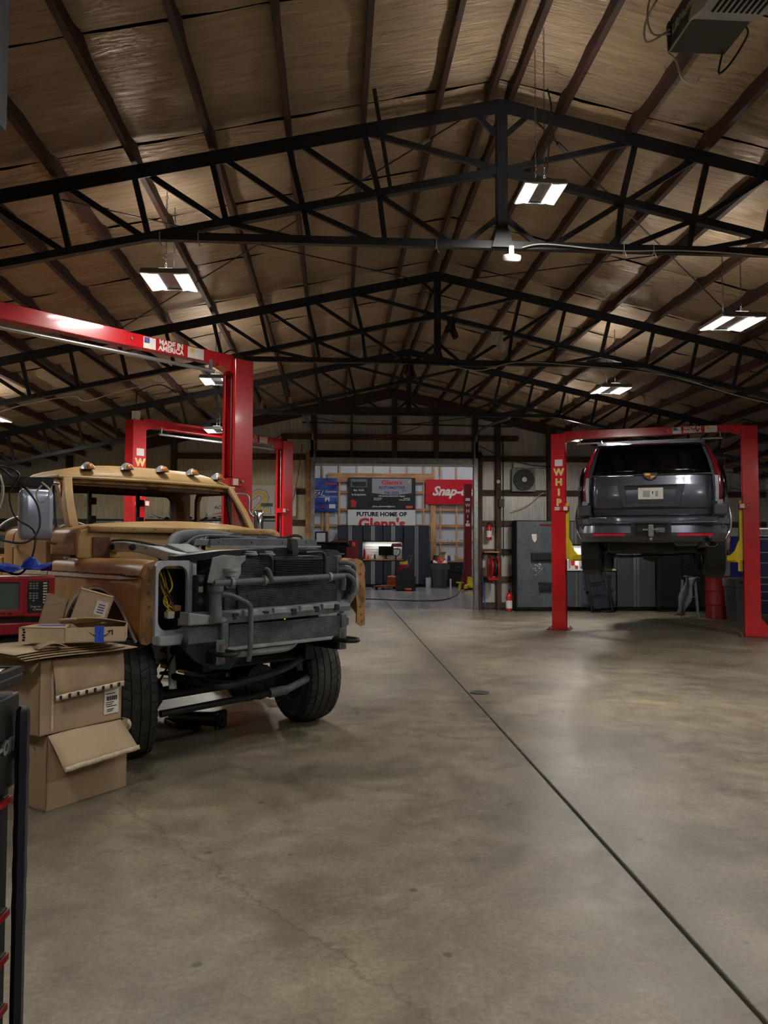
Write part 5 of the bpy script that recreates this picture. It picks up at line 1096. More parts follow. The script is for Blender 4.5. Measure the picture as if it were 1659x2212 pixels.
def wire(pts, r, m, lb, nm='ceiling_cable', grp='cables on the trusses'):
    tag(MB().tube(smoothpath(pts), r, 6).build(nm, m, None, smooth=60), lb, 'cable', grp)
y1 = TRUSS_Y[0]-.05
cc = MB().tube(smoothpath([(-1.4, y1, ZT+.02), (0, y1-.01, ZT+.035), (1.2, y1, ZT+.04)]), .011, 6)
wire([(1.5, y1, ZT-.03), (1.7, y1-.01, ZT+.0), (2.3, y1, ZT-.035), (2.8, y1, ZT-.02), (3.4, y1, ZT-.04), (4.2, y1, ZT-.12)], .006, m_wcable, 'white cable tied along the near truss tie beam at right')
y2 = TRUSS_Y[1]-.05
wire([(.2, y2, ZT-.02), (1.0, y2, ZT-.03), (1.9, y2, ZT-.05), (2.5, y2, ZT+.0), (3.5, y2, ZT-.04), (4.2, y2, ZT-.10), (5.0, y2, ZT-.30), (6.2, y2, ZT-.55)], .016, m_cable, 'thick black cable bundle sagging along the middle truss at right')
wire([(1.5, y2-.03, ZT-.06), (1.9, y2-.03, ZT-.12), (2.4, y2-.03, ZT-.0), (3.2, y2-.03, ZT-.03), (4.4, y2-.03, ZT-.14), (5.4, y2-.03, ZT-.40), (6.4, y2-.03, ZT-.62)], .006, m_wcable, 'thin pale cable looping along the middle truss at right')
wire([(-5.6, y2, 3.02), (-4.6, y2, 3.12), (-4.0, y2, 3.30), (-3.4, y2, 3.42), (-3.2, y2-.02, 3.36), (-2.7, y2, 3.52), (-2.2, y2, 3.62)], .007, m_wcable, 'pale cable draped along the middle truss lower chord at left')
lp = wire([(1.60, 5.7, 5.0), (1.63, 5.7, 4.85), (1.60, 5.68, 4.72), (1.64, 5.68, 4.62), (1.61, 5.7, 4.55), (1.60, 5.72, 4.4), (1.58, 5.74, 4.26)], .007, m_cable, 'black power cord dropping to the light beside the king post', 'power_cord')
for k, (x, i) in enumerate(((-1.40, 0), (-1.1, 0), (.8, 0), (2.35, 0), (2.6, 0))):
    zt = MB().tube([(x+.0, TRUSS_Y[0]+.04*math.cos(a), ZT+.045*math.sin(a)) for a in [q*PI/6 for q in range(12)]], .004, 4, closed=True).tube([(x, TRUSS_Y[0]-.04, ZT-.03), (x+.02, TRUSS_Y[0]-.05, ZT-.09)], .004, 4).build('cable_tie', m_wcable)
    tag(zt, ('leftmost', 'second', 'middle', 'fourth', 'rightmost')[k]+' white cable tie looped round the near truss tie beam', 'cable tie', 'white cable ties')
# ================================================================== along the back wall
m_slate = mat('slate cabinet door', (74, 80, 90), .35, .15, var=.05, scale=1.5, coat=.2)
m_gdoor = mat('grey cabinet door', (120, 122, 122), .4, .1, var=.05)
m_lock = mat('scuffed grey locker', (76, 84, 94), .4, .1, col2=(96, 102, 106), scale=2.5, thr=(.4, .8))
m_orange = mat('orange plastic', (216, 86, 40), .45)
m_bin = mat('grey plastic bin', (78, 82, 82), .6, var=.1)
m_bluech = mat('dark blue tool chest', (20, 28, 92), .3, coat=.4, var=.1)
m_ext = mat('extinguisher red', (176, 20, 26), .3, coat=.4)
m_clear2 = mat('milky plastic', (196, 194, 186), .45, var=.08, scale=20)
def cabinet(name, label, x0, x1, y0, y1, z0, z1, doors, m=None, group=None, kick=.09, strip=True, cat='cabinet'):
    t = thing(name, label, cat, ((x0+x1)/2, y0, z0), 0, group); w = x1-x0; h = z1-z0; d = y1-y0
    MB().b2((-w/2, .0, kick), (w/2, d, h)).build('body', m_dark, t)
    if kick: MB().b2((-w/2+.02, .05, 0), (w/2-.02, d, kick)).build('plinth', m_black, t)
    dw = w/doors
    for k in range(doors):
        a = -w/2+dw*k+.008; b = a+dw-.016
        dr = MB().b2((a, -.018, kick+.015), (b, .002, h-.02)).build('door', m or m_slate, t, bev=.003)
        if strip:
            hx = b-.03 if k % 2 == 0 else a+.03
            MB().b2((hx-.032, -.03, kick+.015), (hx+.032, -.017, h-.02)).build('handle_strip', m_alu, dr)
        lx = a+.09 if k % 2 else b-.09
        if k % 2: MB().cyl((lx+.06, -.018, h*.55), (lx+.06, -.026, h*.55), .014, n=10).build('lock', m_chrome, dr)
    return t
YB = 17.86
# scuffed locker
lk = thing('steel_locker', 'scuffed grey steel locker beside the hose reel and left lift post', 'locker', (4.20, YB, 0))
MB().b2((0, .02, .06), (1.0, .48, 2.12)).build('body', m_dark, lk); MB().b2((.02, .06, 0), (.98, .45, .06)).build('plinth', m_black, lk)
dl = MB().b2((.02, 0, .10), (.98, .022, 2.10)).build('door', m_lock, lk, bev=.006)
MB().b2((.34, -.10, 1.20), (.98, 0, 1.37)).build('black_tray', m_black, lk, bev=.01); MB().b2((.52, -.08, .50), (.98, 0, .68)).build('black_tray', m_black, lk, bev=.01)
MB().prism([(.36, 1.80), (.48, 1.80), (.48, 1.66), (.43, 1.60), (.38, 1.68)], .0, .002, RX(PI/2)).build('paint_patch', m_label, dl)
for q in range(26): a, b = rnd.gauss(.50, .07), rnd.gauss(1.02, .06); MB().cyl((a, 0, b), (a, -.002, b), rnd.uniform(.006, .016), n=6).build('paint_fleck', m_label, dl)
MB().b2((.42, -.01, 1.985), (.47, .0, 2.0)).build('latch', m_black, dl); MB().b2((.55, -.003, 1.985), (.96, 0, 2.03)).build('sticker', m_redd, dl)
# bench with cabinets behind the SUV
cabinet('wall_cabinet', 'grey wall cabinet above the cluttered bench behind the SUV', 5.32, 6.52, 18.05, 18.35, 1.55, 2.12, 4, kick=0, group='wall cabinets')
cabinet('base_cabinet', 'grey base cabinet with upright metal strip beside left lift post', 5.30, 6.0, YB, 18.33, 0, .94, 2, group='base cabinets')
cabinet('base_cabinet', 'grey base cabinet behind the leaning black creeper', 6.0, 6.56, YB, 18.33, 0, .94, 2, group='base cabinets')
cabinet('tall_cabinet', 'tall grey two-door cabinet with aluminium centre strip under the SUV', 6.58, 7.50, YB, 18.33, 0, 2.12, 2, group='tall cabinets')
cabinet('tall_cabinet', 'tall black cabinet right of the grey two-door cabinet', 7.52, 8.60, YB-.2, 18.33, 0, 2.0, 2, m=m_dark, strip=False, group='tall cabinets')
wt = MB().b2((5.30, YB-.03, .945), (6.56, 18.35, .985)).build('worktop', m_clear2, None, bev=.004); tag(wt, 'pale worktop on the grey base cabinets behind the SUV', 'worktop')
sp = MB().b2((5.30, 18.355, .99), (6.56, 18.37, 1.54)).build('splash_panel', m_white, None); tag(sp, 'white panel on the wall above the pale worktop', 'panel')
def under_light(name, label, x, y, z, w, e):
    t = thing(name, label, 'light', (x, y, z))
    MB().b2((-w/2, -.03, 0), (w/2, .03, .025)).build('housing', m_white, t); MB().b2((-w/2+.01, -.025, -.006), (w/2-.01, .025, 0)).build('diffuser', m_glow, t)
    ld = bpy.data.lights.new('bench_glow', 'AREA'); ld.shape = 'RECTANGLE'; ld.size = w*.95; ld.size_y = .05; ld.energy = e
    lo = bpy.data.objects.new('bench_glow', ld); COL.objects.link(lo); lo.parent = t; lo.location = (0, 0, -.008); return t
under_light('under_cabinet_light', 'thin light under the grey wall cabinet behind the SUV', 5.9, 18.15, 1.52, .9, 9)
def item(name, label, cat, loc, build, group=None, rz=0):
    t = thing(name, label, cat, loc, rz, group); build(t); return t
def jar(t, r, h, m, mc, neck=.6):
    MB().lathe([(r*.95, 0), (r, .01), (r, h*.72), (r*neck, h*.85), (r*neck, h*.9)], 14).build('body', m, t, smooth=40); MB().lathe([(r*neck*1.1, h*.88), (r*neck*1.1, h), (0, h)], 12).build('cap', mc, t)
def smallbox(t, w, d, h, m, ml):
    MB().b2((-w/2, -d/2, 0), (w/2, d/2, h)).build('box', m, t, bev=.004); MB().b2((-w*.35, -d/2-.002, h*.25), (w*.35, -d/2, h*.8)).build('label_panel', ml, t)
bl = 'bench clutter behind the SUV'
item('parts_box', 'white carton on the bench at the left lift post', 'box', (5.42, 18.1, .986), lambda t: smallbox(t, .15, .14, .20, m_clear2, m_label), bl)
item('parts_box', 'tall white carton with red print on the bench', 'box', (5.62, 18.2, .986), lambda t: smallbox(t, .12, .12, .30, m_label, m_redink), bl)
item('parts_box', 'white and blue carton on the bench', 'box', (5.84, 18.05, .986), lambda t: smallbox(t, .16, .13, .24, m_label, m_btape), bl)
item('can', 'small red can on the bench', 'can', (5.66, 17.98, .986), lambda t: jar(t, .035, .09, m_redink, m_label, .8), bl)
item('blue_tub', 'low blue tub on the bench', 'tub', (5.80, 17.93, .986), lambda t: jar(t, .06, .07, m_btape, m_btape, .9), bl)
item('funnel', 'white funnel on the bench by the tall grey cabinet', 'funnel', (6.40, 18.10, .986), lambda t: MB().lathe([(.11, 0), (.10, .03), (.03, .12), (.015, .14), (.012, .22), (0, .22)], 18).build('cone', m_clear2, t, smooth=40), bl)
item('rag_pile', 'crumpled white rag on the bench above the creeper', 'rag', (6.10, 17.98, .986), lambda t: sheet([(-.12, -.08, .01), (.12, -.08, .01), (.12, .08, .01), (-.12, .08, .01)], 10, 8, lambda u, v: (0, 0, .03+.03*math.sin(u*9)*math.sin(v*8+1)), 'cloth', m_label, t, .004), bl)
# mechanic's creeper leaning against the base cabinets
cr = thing('creeper', 'black padded mechanic creeper standing upright against the base cabinets', 'creeper', (6.08, 17.46, .03), math.radians(-2))
cr.rotation_euler = (math.radians(-11), math.radians(-5), 0)
for s in (-1, 1): MB().bar((s*.235, 0, 0), (s*.235, 0, 1.06), .035, .03, (0, 1, 0)).build('side_rail', m_black, cr)
for z0, z1 in ((.06, .32), (.37, .60), (.66, 1.04)): MB().b2((-.19, -.035, z0), (.19, .01, z1)).build('pad', m_navy, cr, bev=.02)
for z0 in (.0, .345, .63): MB().bar((-.24, 0, z0), (.24, 0, z0), .03, .03).build('cross_rail', m_black, cr)
for z0 in (.12, .46, .95):
    for s in (-1, 1): MB().cyl((s*.29, -.03, z0), (s*.29, .02, z0), .032, n=12).cyl((s*.27, 0, z0-.02), (s*.29, 0, z0), .012, n=6).build('caster', m_chrome, cr, smooth=40)
MB().b2((-.03, -.037, .98), (.10, -.034, 1.08)).build('care_label', m_label, cr)
# fan, extinguishers, reel, sensors on the right wall
fn = thing('wall_fan', 'black round exhaust fan in a square frame on the back wall', 'fan', (4.50, 18.36, 3.11))
ringframe([(.28*c[0], .28*c[1]) for c in [(math.cos(PI/4+k*PI/2)*math.sqrt(2), math.sin(PI/4+k*PI/2)*math.sqrt(2)) for k in range(4)] for _ in range(6)], [(.235*math.cos(PI/4+k*PI/12-.6), .235*math.sin(PI/4+k*PI/12-.6)) for k in range(24)], -.02, .02, RX(PI/2)).build('frame', m_lgrey, fn)
MB().lathe([(.225, 0), (.25, 0), (.25, .10), (.225, .10)], 28, RX(PI/2)).build('shroud', m_black, fn, smooth=40); MB().lathe([(0, -.05), (.24, -.05), (.24, -.04), (0, -.04)], 24, RX(PI/2)).build('backing', m_dark, fn)
MB().lathe([(.06, 0), (.06, .10), (0, .11)], 16, RX(PI/2)).build('hub', m_label, fn)
for k in range(5): a = k*2*PI/5; MB().add([RY(a) @ V(p) for p in ((.05, -.02, -.03), (.05, .02, .04), (.22, .03, .09), (.22, -.03, -.06))], [(0, 1, 2, 3)]).build('blade', m_black, fn, solid=.004)
for r in (.10, .15, .20): MB().tube([(r*math.cos(a), -.10, r*math.sin(a)) for a in [k*PI/12 for k in range(24)]], .003, 4, closed=True).build('guard_ring', m_steel, fn)
MB().b2((-.24, .0, .29), (.24, .03, .40)).build('top_plate', m_label, fn)
def extinguisher(label, loc, s=1.0):
    t = thing('fire_extinguisher', label, 'fire extinguisher', loc, 0, 'fire extinguishers')
    MB().lathe([(.055*s, 0), (.065*s, .01), (.065*s, .30*s), (.05*s, .35*s), (.02*s, .37*s), (.02*s, .40*s)], 16).build('tank', m_ext, t, smooth=40)
    MB().b2((-.015, -.04, .39*s), (.015, .03, .42*s)).b2((-.01, -.08*s, .42*s), (.01, .04, .44*s)).build('valve', m_steel, t)
    MB().lathe([(.0662*s, .07), (.0662*s, .22*s)], 16, T(0, 0, 0)).build('label_band', m_label, t)
    MB().tube(smoothpath([(.02, 0, .40*s), (.085*s, -.02, .35*s), (.085*s, -.02, .12*s)]), .01, 6).build('hose', m_cable, t); return t
extinguisher('red fire extinguisher hanging on the back wall right of the doorway', (3.66, 18.36, 1.66), 1.0)
extinguisher('red fire extinguisher standing on the floor beside the grey locker', (4.05, 17.98, .0), 1.15)
hr = thing('hose_reel', 'red hose reel with black hose hanging on the back wall', 'hose reel', (3.70, 18.06, 1.02))
for s in (-1, 1): MB().lathe([(.08, 0), (.25, 0), (.26, .015), (.25, .03), (.08, .02)], 24, T(s*.07, 0, 0) @ RY(PI/2)).build('side_disc', m_ext, hr, smooth=40)
for k in range(4): MB().tube([(-.045+.03*k, .19*math.cos(a), .19*math.sin(a)) for a in [q*PI/12 for q in range(24)]], .018, 6, closed=True).build('hose_coil', m_cable, hr, smooth=60)
MB().prism([(-.12, -.30), (.10, -.30), (.12, -.22), (-.12, -.22)], -.12, .08, RX(PI/2)).b2((-.13, .02, -.28), (-.10, .14, .2)).build('arm', m_ext, hr, bev=.006)
MB().tube(smoothpath([(.03, -.05, -.25), (.06, -.06, -.5), (.08, -.05, -.8), (.07, -.05, -1.0)]), .012, 6).build('hose_end', m_cable, hr)
jb2 = thing('disconnect_box', 'black electrical box on the post beside the grey locker', 'electrical box', (3.95, 18.36, 2.45)); MB().b2((-.06, -.06, 0), (.07, .02, .19)).build('box', m_black, jb2, bev=.006)
MB().cyl((.05, -.02, .19), (.05, -.02, 1.7), .014, n=8).cyl((.05, -.02, 0), (.05, -.02, -1.2), .014, n=8).build('conduit', m_steel, jb2)
wc = thing('floodlight', 'small white round floodlight on the post right of the doorway', 'light', (3.88, 18.34, 3.06)); MB().lathe([(.02, -.02), (.045, 0), (.045, .03), (.02, .035), (0, .03)], 14, RX(PI/2)).build('head', m_white, wc); MB().b2((-.015, 0, -.015), (.015, .05, .015)).build('bracket', m_steel, wc)
sh_ = thing('shelf_board', 'small wooden shelf above the red hose reel', 'shelf', (3.70, 18.36, 1.36)); MB().b2((-.18, -.12, 0), (.18, .09, .03)).build('board', m_pineh, sh_); MB().b2((-.06, -.0, -.45), (.03, .08, 0)).build('support', m_post, sh_)
tag(MB().tube(smoothpath([(3.56, 18.30, .01), (3.52, 18.33, .4), (3.5, 18.36, .8)]), .012, 6).build('blue_hose', m_btape), 'short blue hose leaning beside the doorway track', 'hose')
for k, (pts, m, lb) in enumerate((([(3.4, 18.2, 3.9), (4.0, 18.2, 3.62), (4.6, 18.2, 3.46), (5.1, 18.25, 3.42)], m_cable, 'black cable sagging across the wall above the fan'), ([(4.2, 18.38, 2.35), (4.6, 18.38, 2.5), (4.9, 18.38, 2.75), (5.0, 18.38, 2.8)], m_wcable, 'thin pale wire on the wall below the fan'),
     ([(-1.3, 18.2, 1.7), (-1.0, 18.25, 2.6), (-.85, 18.3, 3.4), (-.8, 18.3, 3.9)], m_ext, 'red air hose hanging left of the doorway'), ([(-.6, 18.3, 4.55), (.6, 18.3, 4.40), (1.8, 18.3, 4.42), (3.2, 18.3, 4.60)], m_cable, 'black cable sagging above the doorway header'), ([(.3, 18.28, 4.0), (1.2, 18.28, 4.1), (2.0, 18.28, 4.35)], m_ext, 'dark red hose slung above the doorway'))):
    wire(pts, .010, m, lb, 'wall_cable', 'cables on the back wall')
# ---- right side, behind the right lift post
fr = thing('folding_frame', 'grey cloth draped over a small metal frame by the red drum', 'frame', (7.58, 16.3, 0), math.radians(-20))
for x in (-.18, .18):
    for y in (-.15, .15): MB().bar((x, y, 0), (x*.7, y, .80), .025, .025).build('leg', m_galv, fr)
for z0 in (.10, .45): MB().bar((-.17, -.15, z0), (.17, -.15, z0), .02, .02).build('rung', m_galv, fr)
sheet([(-.30, -.19, .05), (-.10, -.20, .05), (.16, -.17, .86), (-.08, -.17, .88)], 8, 14, lambda u, v: (.03*math.sin(v*9+u*4), .03*math.sin(u*8+v*5), .0), 'drape', m_bin, fr, .006)
sheet([(-.10, -.18, .88), (.22, -.18, .84), (.24, .2, .84), (-.10, .2, .88)], 8, 8, lambda u, v: (0, 0, .02*math.sin(u*9+v*6)), 'drape', m_bin, fr, .006)
dm = thing('red_drum', 'dark red drum between the draped frame and the grey bin', 'drum', (8.12, 16.05, 0))
MB().lathe([(.26, 0), (.27, .01), (.27, .28), (.28, .29), (.27, .30), (.27, .58), (.28, .59), (.27, .60), (.27, .87), (.28, .89), (.25, .89), (.25, .87), (0, .87)], 28).build('body', m_redd, dm, smooth=40)
gb = thing('grey_bin', 'tall grey plastic bin behind the right lift post', 'bin', (8.22, 15.35, 0))
MB().loft([[(s*w*x, s*d*y, z0) for s, x, y in ((1, -1, -1), (1, 1, -1), (1, 1, 1), (1, -1, 1))] for z0, w, d in ((0, .19, .2), (.70, .235, .24), (.705, .25, .26), (.88, .255, .265), (.885, .23, .24), (.6, .21, .22))]).build('body', m_bin, gb, bev=.02)
text('lettering', 'BRUTE', .075, m_dark, gb, T(-.05, -.268, .80) @ FACE, ext=.003, bold=.002)
tc2 = thing('tool_chest', 'dark blue tool chest at the right edge behind the lift post', 'tool chest', (9.10, 15.7, 0))
MB().b2((-.6, 0, .12), (.6, .6, 1.74)).build('body', m_bluech, tc2, bev=.01)
for k, (a, b) in enumerate(((.16, .42), (.43, .60), (.61, .76), (.77, .90), (1.0, 1.2), (1.21, 1.42), (1.43, 1.70))):
    dd = MB().b2((-.57, -.016, a), (.57, 0, b)).build('drawer', m_bluech, tc2, bev=.004); MB().b2((-.5, -.03, b-.035), (.5, -.014, b-.012)).build('handle', m_alu, dd)
for x in (-.5, .5):
    for y in (.08, .5): MB().cyl((x-.02, y, .06), (x+.02, y, .06), .06, n=12).build('caster', m_black, tc2)
under_light('bench_light', 'bright bar light on the wall above the blue tool chest', 9.0, 15.95, 1.90, .9, 10)
MB().bar((0, 0, .025), (0, 0, roofz(9.0, .1)-1.9), .01, .01).build('hanger', m_galv, bpy.data.objects['bench_light'])
tag(MB().b2((8.43, 15.75, 1.0), (8.502, 15.82, 1.28)).build('yellow_holder', m_yel), 'yellow holder on the side of the blue tool chest', 'holder')
cr_ = thing('cord_reel', 'orange round cord reel hanging beside the SUV and right lift post', 'cord reel', (7.72, 15.0, 1.97))
MB().lathe([(.06, -.05), (.13, -.05), (.14, -.03), (.14, .03), (.13, .05), (.06, .05)], 28, RX(PI/2)).build('reel', m_orange, cr_, smooth=40); MB().lathe([(0, -.03), (.065, -.03), (.065, .045), (0, .045)], 18, RX(PI/2)).build('hub', m_dark, cr_)
MB().b2((-.02, -.02, .13), (.02, .02, .2)).build('hook', m_steel, cr_); MB().cyl((0, 0, .2), (.05, 0, roofz(7.72, .13)-1.97), .006, n=6).build('cord', m_orange, cr_)
MB().tube(smoothpath([(.1, 0, -.1), (.12, 0, -.3), (.06, .0, -.45), (.1, 0, -.62)]), .008, 6).build('cord_end', m_orange, cr_)
for k in range(3): wire([(7.2, 16+.3*k, 3.3-.1*k), (8.2, 16+.3*k, 3.12-.1*k), (9.3, 16+.3*k, 3.02-.14*k), (10.4, 16+.3*k, 3.0)], .008, m_wcable if k % 2 else m_cable, ('upper', 'middle', 'lower')[k]+' cable strung across the right rear corner', 'wall_cable', 'cables on the back wall')
# ---- left rear: tall cabinets with boards on top
for k, (a, b) in enumerate(((-5.4, -4.3), (-4.28, -3.2), (-3.18, -2.2), (-2.18, -1.3))):
    cabinet('tall_cabinet', ('tall grey cabinet at the far left rear', 'tall grey cabinet seen through the truck rear window', 'tall grey cabinet seen through the truck side window', 'tall grey cabinet below the yellow 21 board')[k], a, b, 17.7, 18.3, 0, 2.08, 2, m=m_gdoor, group='tall cabinets')
tag(sheet([(-4.2, 17.74, 2.085), (-2.2, 17.74, 2.085), (-2.2, 18.25, 2.085), (-4.2, 18.25, 2.085)], 30, 6, lambda u, v: (0, 0, .07+.04*math.sin(u*29)*math.sin(v*3)+.02*math.sin(u*71)), 'plastic_wrap', m_clear2, None, .01), 'milky plastic wrap lying on top of the tall grey cabinets', 'plastic sheet')
sg = thing('number_board', 'white board with a large yellow number 21 standing on a cabinet', 'sign', (-1.45, 18.30, 2.21)); 
MB().b2((-.52, -.01, 0), (.52, .01, .72)).build('board', m_label, sg)
for m, bo, yy in ((m_blueink, .045, -.0125), (m_label, .035, -.0145), (m_decy, .012, -.0165)): text('lettering', '21', .72, m, sg, T(-.09, yy, .30) @ FACE, sx=1.15, bold=bo, ext=.001)
MB().b2((-.30, -.02, .22), (-.02, -.017, .30)).build('sticker', m_dgrey, sg)
ab = thing('auto_sign', 'white angled sign board with AUTO lettering standing on a cabinet', 'sign', (-2.62, 18.28, 2.20))
MB().prism([(-.38, .10), (-.30, .62), (.40, .66), (.40, 0), (-.34, 0)], -.01, .01, RX(PI/2)).build('board', m_label, ab)
text('lettering', 'AUTO', .15, m_lgrey, ab, T(.05, -.012, .56) @ FACE, bold=.002); text('lettering', 'TL', .11, m_lgrey, ab, T(.05, -.012, .43) @ FACE); text('lettering', 'ACCEL', .11, m_blueink, ab, T(-.05, -.012, .20) @ FACE, shear=.4, bold=.003)
MB().prism([(-.32, .02), (.40, .10), (.40, .17), (.1, .13)], .0105, .0125, RX(PI/2)).build('flame_print', m_orange, ab)
for k, (x, w_, h_, m, lb) in enumerate(((-1.95, .3, .08, m_card2, 'flat brown parcel'), (-1.5, .34, .05, m_dgrey, 'low grey tray'), (-1.75, .1, .12, m_black, 'small black case'))):
    item('shelf_item', lb+' on the cabinet below the yellow 21 board', 'box', (x, 17.95, 2.086), lambda t: smallbox(t, w_, .2, h_, m, m_lgrey), 'things on the tall cabinets')
# loose white body panels on a table behind the truck
tb = thing('parts_table', 'dark steel parts table behind the truck cab', 'table', (-5.0, 14.2, 0), math.radians(4))
MB().b2((-1.0, -.45, 1.62), (1.0, .45, 1.68)).build('table_top', m_steel, tb)
for x in (-.92, .92):
    for y in (-.38, .38): MB().b2((x-.03, y-.03, 0), (x+.03, y+.03, 1.62)).build('leg', m_steel, tb)
m_wp = mat('white body paint', (196, 196, 190), .35, var=.06, coat=.4)
def bodypanel(loc, rz, w, d, h, lb):
    o = sheet([(-w/2, -d/2, 0), (w/2, -d/2, 0), (w/2, d/2, 0), (-w/2, d/2, 0)], 16, 10, lambda u, v: (0, .04*math.sin(PI*u), .02+h*math.sin(PI*min(1, u*1.15+.02))**.6*(1-.4*v)), 'body_panel', m_wp, None, .012)
    o.location = loc; o.rotation_euler = (0, 0, rz); tag(o, lb, 'car part', 'loose white body panels')
bodypanel((-5.4, 14.1, 1.69), .2, .95, .7, .30, 'large white car body panel lying on the parts table')
bodypanel((-4.45, 14.1, 1.69), -.1, .8, .6, .20, 'small curved white car body panel at the right end of the parts table')
# ================================================================== the far room
m_navy2 = mat('dark slate blue cabinet', (44, 50, 64), .35, .1, var=.05, coat=.2)
m_blk = mat('black sign panel', (16, 16, 20), .5, var=.3, scale=2)
m_sil = mat('silver sign field', (132, 130, 134), .5, var=.1, scale=1)
m_banner = mat('blue banner', (18, 34, 110), .4, col2=(60, 110, 190), scale=1.6, stretch=(1, 1, 3), thr=(.4, .75))
m_rban = mat('red vinyl banner', (186, 16, 36), .3, var=.1, coat=.3, bump=.25, bscale=4)
YFAR = 28.85
PX = lambda u, y=YFAR: pw(u, 1200, Y=y).x
PZ = lambda v, y=YFAR: pw(850, v, Y=y).z
cabinet('tall_cabinet', 'tall dark slate cabinet at the left end of the far room cabinets', PX(729), PX(783), YFAR, 29.2, 0, 2.29, 2, m=m_navy2, group='far room cabinets')
cabinet('tall_cabinet', 'tall dark slate cabinet at the right end of the far room cabinets', PX(872), PX(927), YFAR, 29.2, 0, 2.29, 2, m=m_navy2, group='far room cabinets')
for a, b, lb in ((784, 827, 'left'), (828, 871, 'right')):
    cabinet('wall_cabinet', lb+' dark slate wall cabinet over the far room desk', PX(a), PX(b), YFAR+.1, 29.2, 1.70, 2.29, 2, m=m_navy2, kick=0, group='far room cabinets')
    cabinet('base_cabinet', lb+' dark slate base cabinet under the far room desk top', PX(a), PX(b), YFAR, 29.2, 0, .98, 2, m=m_navy2, group='far room cabinets')
tag(MB().b2((PX(784), YFAR-.04, .99), (PX(871), 29.2, 1.03)).build('worktop', m_pineh, None, bev=.004), 'desk top on the dark slate cabinets in the far room', 'worktop')
sw = MB().b2((PX(784), 29.21, 1.04), (PX(871), 29.23, 1.69)).build('slat_wall', m_white); tag(sw, 'white slat wall lit behind the far room monitor', 'wall panel')
for k in range(6): MB().b2((PX(784), 29.195, 1.10+k*.1), (PX(871), 29.21, 1.18+k*.1)).build('slat', m_white, sw)
under_light('under_cabinet_light', 'bright light under the far room wall cabinets', (PX(784)+PX(871))/2, 29.05, 1.665, 1.3, 6)
mo = thing('computer_monitor', 'black computer monitor on the far room desk', 'monitor', (PX(835), 29.12, 1.031))
MB().b2((-.28, -.02, .14), (.28, .02, .48)).build('screen', m_tint, mo, bev=.006); MB().b2((-.03, .0, .01), (.03, .03, .2)).build('neck', m_black, mo); MB().b2((-.12, -.09, 0), (.12, .09, .012)).build('foot', m_black, mo)
rl_ = thing('desk_lamp', 'dark red shaded lamp beside the far room monitor', 'lamp', (PX(862), 28.98, 1.034)); MB().prism([(-.30, .46), (.12, .46), (.08, .58), (-.26, .58)], -.08, .08, RX(PI/2)).build('shade', m_redd, rl_, bev=.01); MB().bar((-.15, 0, 0), (-.02, 0, .48), .02, .02).build('arm', m_galv, rl_); MB().b2((-.2, -.06, 0), (-.08, .06, .02)).build('foot', m_black, rl_)
for k, (u, r, h, m, mc, lb) in enumerate(((788, .05, .42, m_redink, m_label, 'tall red and white bottle'), (796, .05, .14, m_orange, m_black, 'small orange tub'), (803, .04, .16, m_label, m_redink, 'small white bottle'), (810, .035, .18, m_black, m_black, 'small black bottle'))):
    item('bottle', lb+' on the far room desk', 'bottle', (PX(u), 28.98, 1.031), lambda t: jar(t, r, h, m, mc), 'bottles on the far room desk')
# signs
YS = 29.262
def board(name, label, u0, u1, v0, v1, m, y=YS):
    x0, x1, z1, z0 = PX(u0, y), PX(u1, y), PZ(v0, y), PZ(v1, y)
    t = thing(name, label, 'sign', ((x0+x1)/2, y, z0)); MB().b2((-(x1-x0)/2, -.012, 0), ((x1-x0)/2, .012, z1-z0)).build('panel', m, t)
    return t, x1-x0, z1-z0
t, W, H = board('business_sign', 'black and silver shop sign with red and blue lettering in the far room', 751, 897, 1032, 1101, m_blk)
def tx(s, px, py, size, m, sx=1.0, shear=0, bold=.002, align='CENTER', yy=-.015): text('lettering', s, size, m, t, T(-W/2+W*px, yy, H*py) @ FACE, sx=sx, shear=shear, bold=bold, align=align, ext=.001)
poly = [(-W/2+W*.355, H*.97), (-W/2+W*.355, H*.52)] + [(-W/2+W*(.355+.59*k/8), H*(.52-.055*math.sin(PI*k/8))) for k in range(1, 8)] + [(-W/2+W*.945, H*.52), (-W/2+W*.945, H*.97)]
MB().prism(poly, .0125, .0135, RX(PI/2)).build('silver_field', m_sil, t)
tx("Glenn's", .65, .845, .23, m_redink, 1.15, bold=.009); tx('AUTOMOTIVE', .645, .685, .145, m_blueink, 1.08, .2, .004); tx('LLC', .835, .595, .09, m_blueink, 1.1); tx('742-2552', .65, .525, .13, m_blueink, 1.1, bold=.004, yy=-.016)
tx('Full Service Auto & A/C Repair', .65, .425, .075, m_label, 1.05); tx('Glenn Kirkland', .38, .355, .052, m_label, align='LEFT'); tx('417-224-9711', .38, .305, .052, m_label, align='LEFT'); tx('101 Main St.', .925, .355, .052, m_label, align='RIGHT'); tx('Willard, MO. 65781', .925, .305, .052, m_label, align='RIGHT')
tx('glenns_automotive@att.net', .53, .10, .075, m_label, 1.0); tx('Mon - Fri 8-5', .16, .60, .115, m_label, .62); tx('Sat. By Appointment', .16, .465, .105, m_label, .62); tx('f', .905, .88, .11, m_label, bold=.004)
ph = MB().b2((-W/2+W*.04, -.0135, H*.70), (-W/2+W*.285, -.0125, H*.95)).build('photo_print', m_dgrey, t); MB().b2((-W/2+W*.06, -.0145, H*.72), (-W/2+W*.27, -.0135, H*.86)).build('photo_building', m_steel, ph)
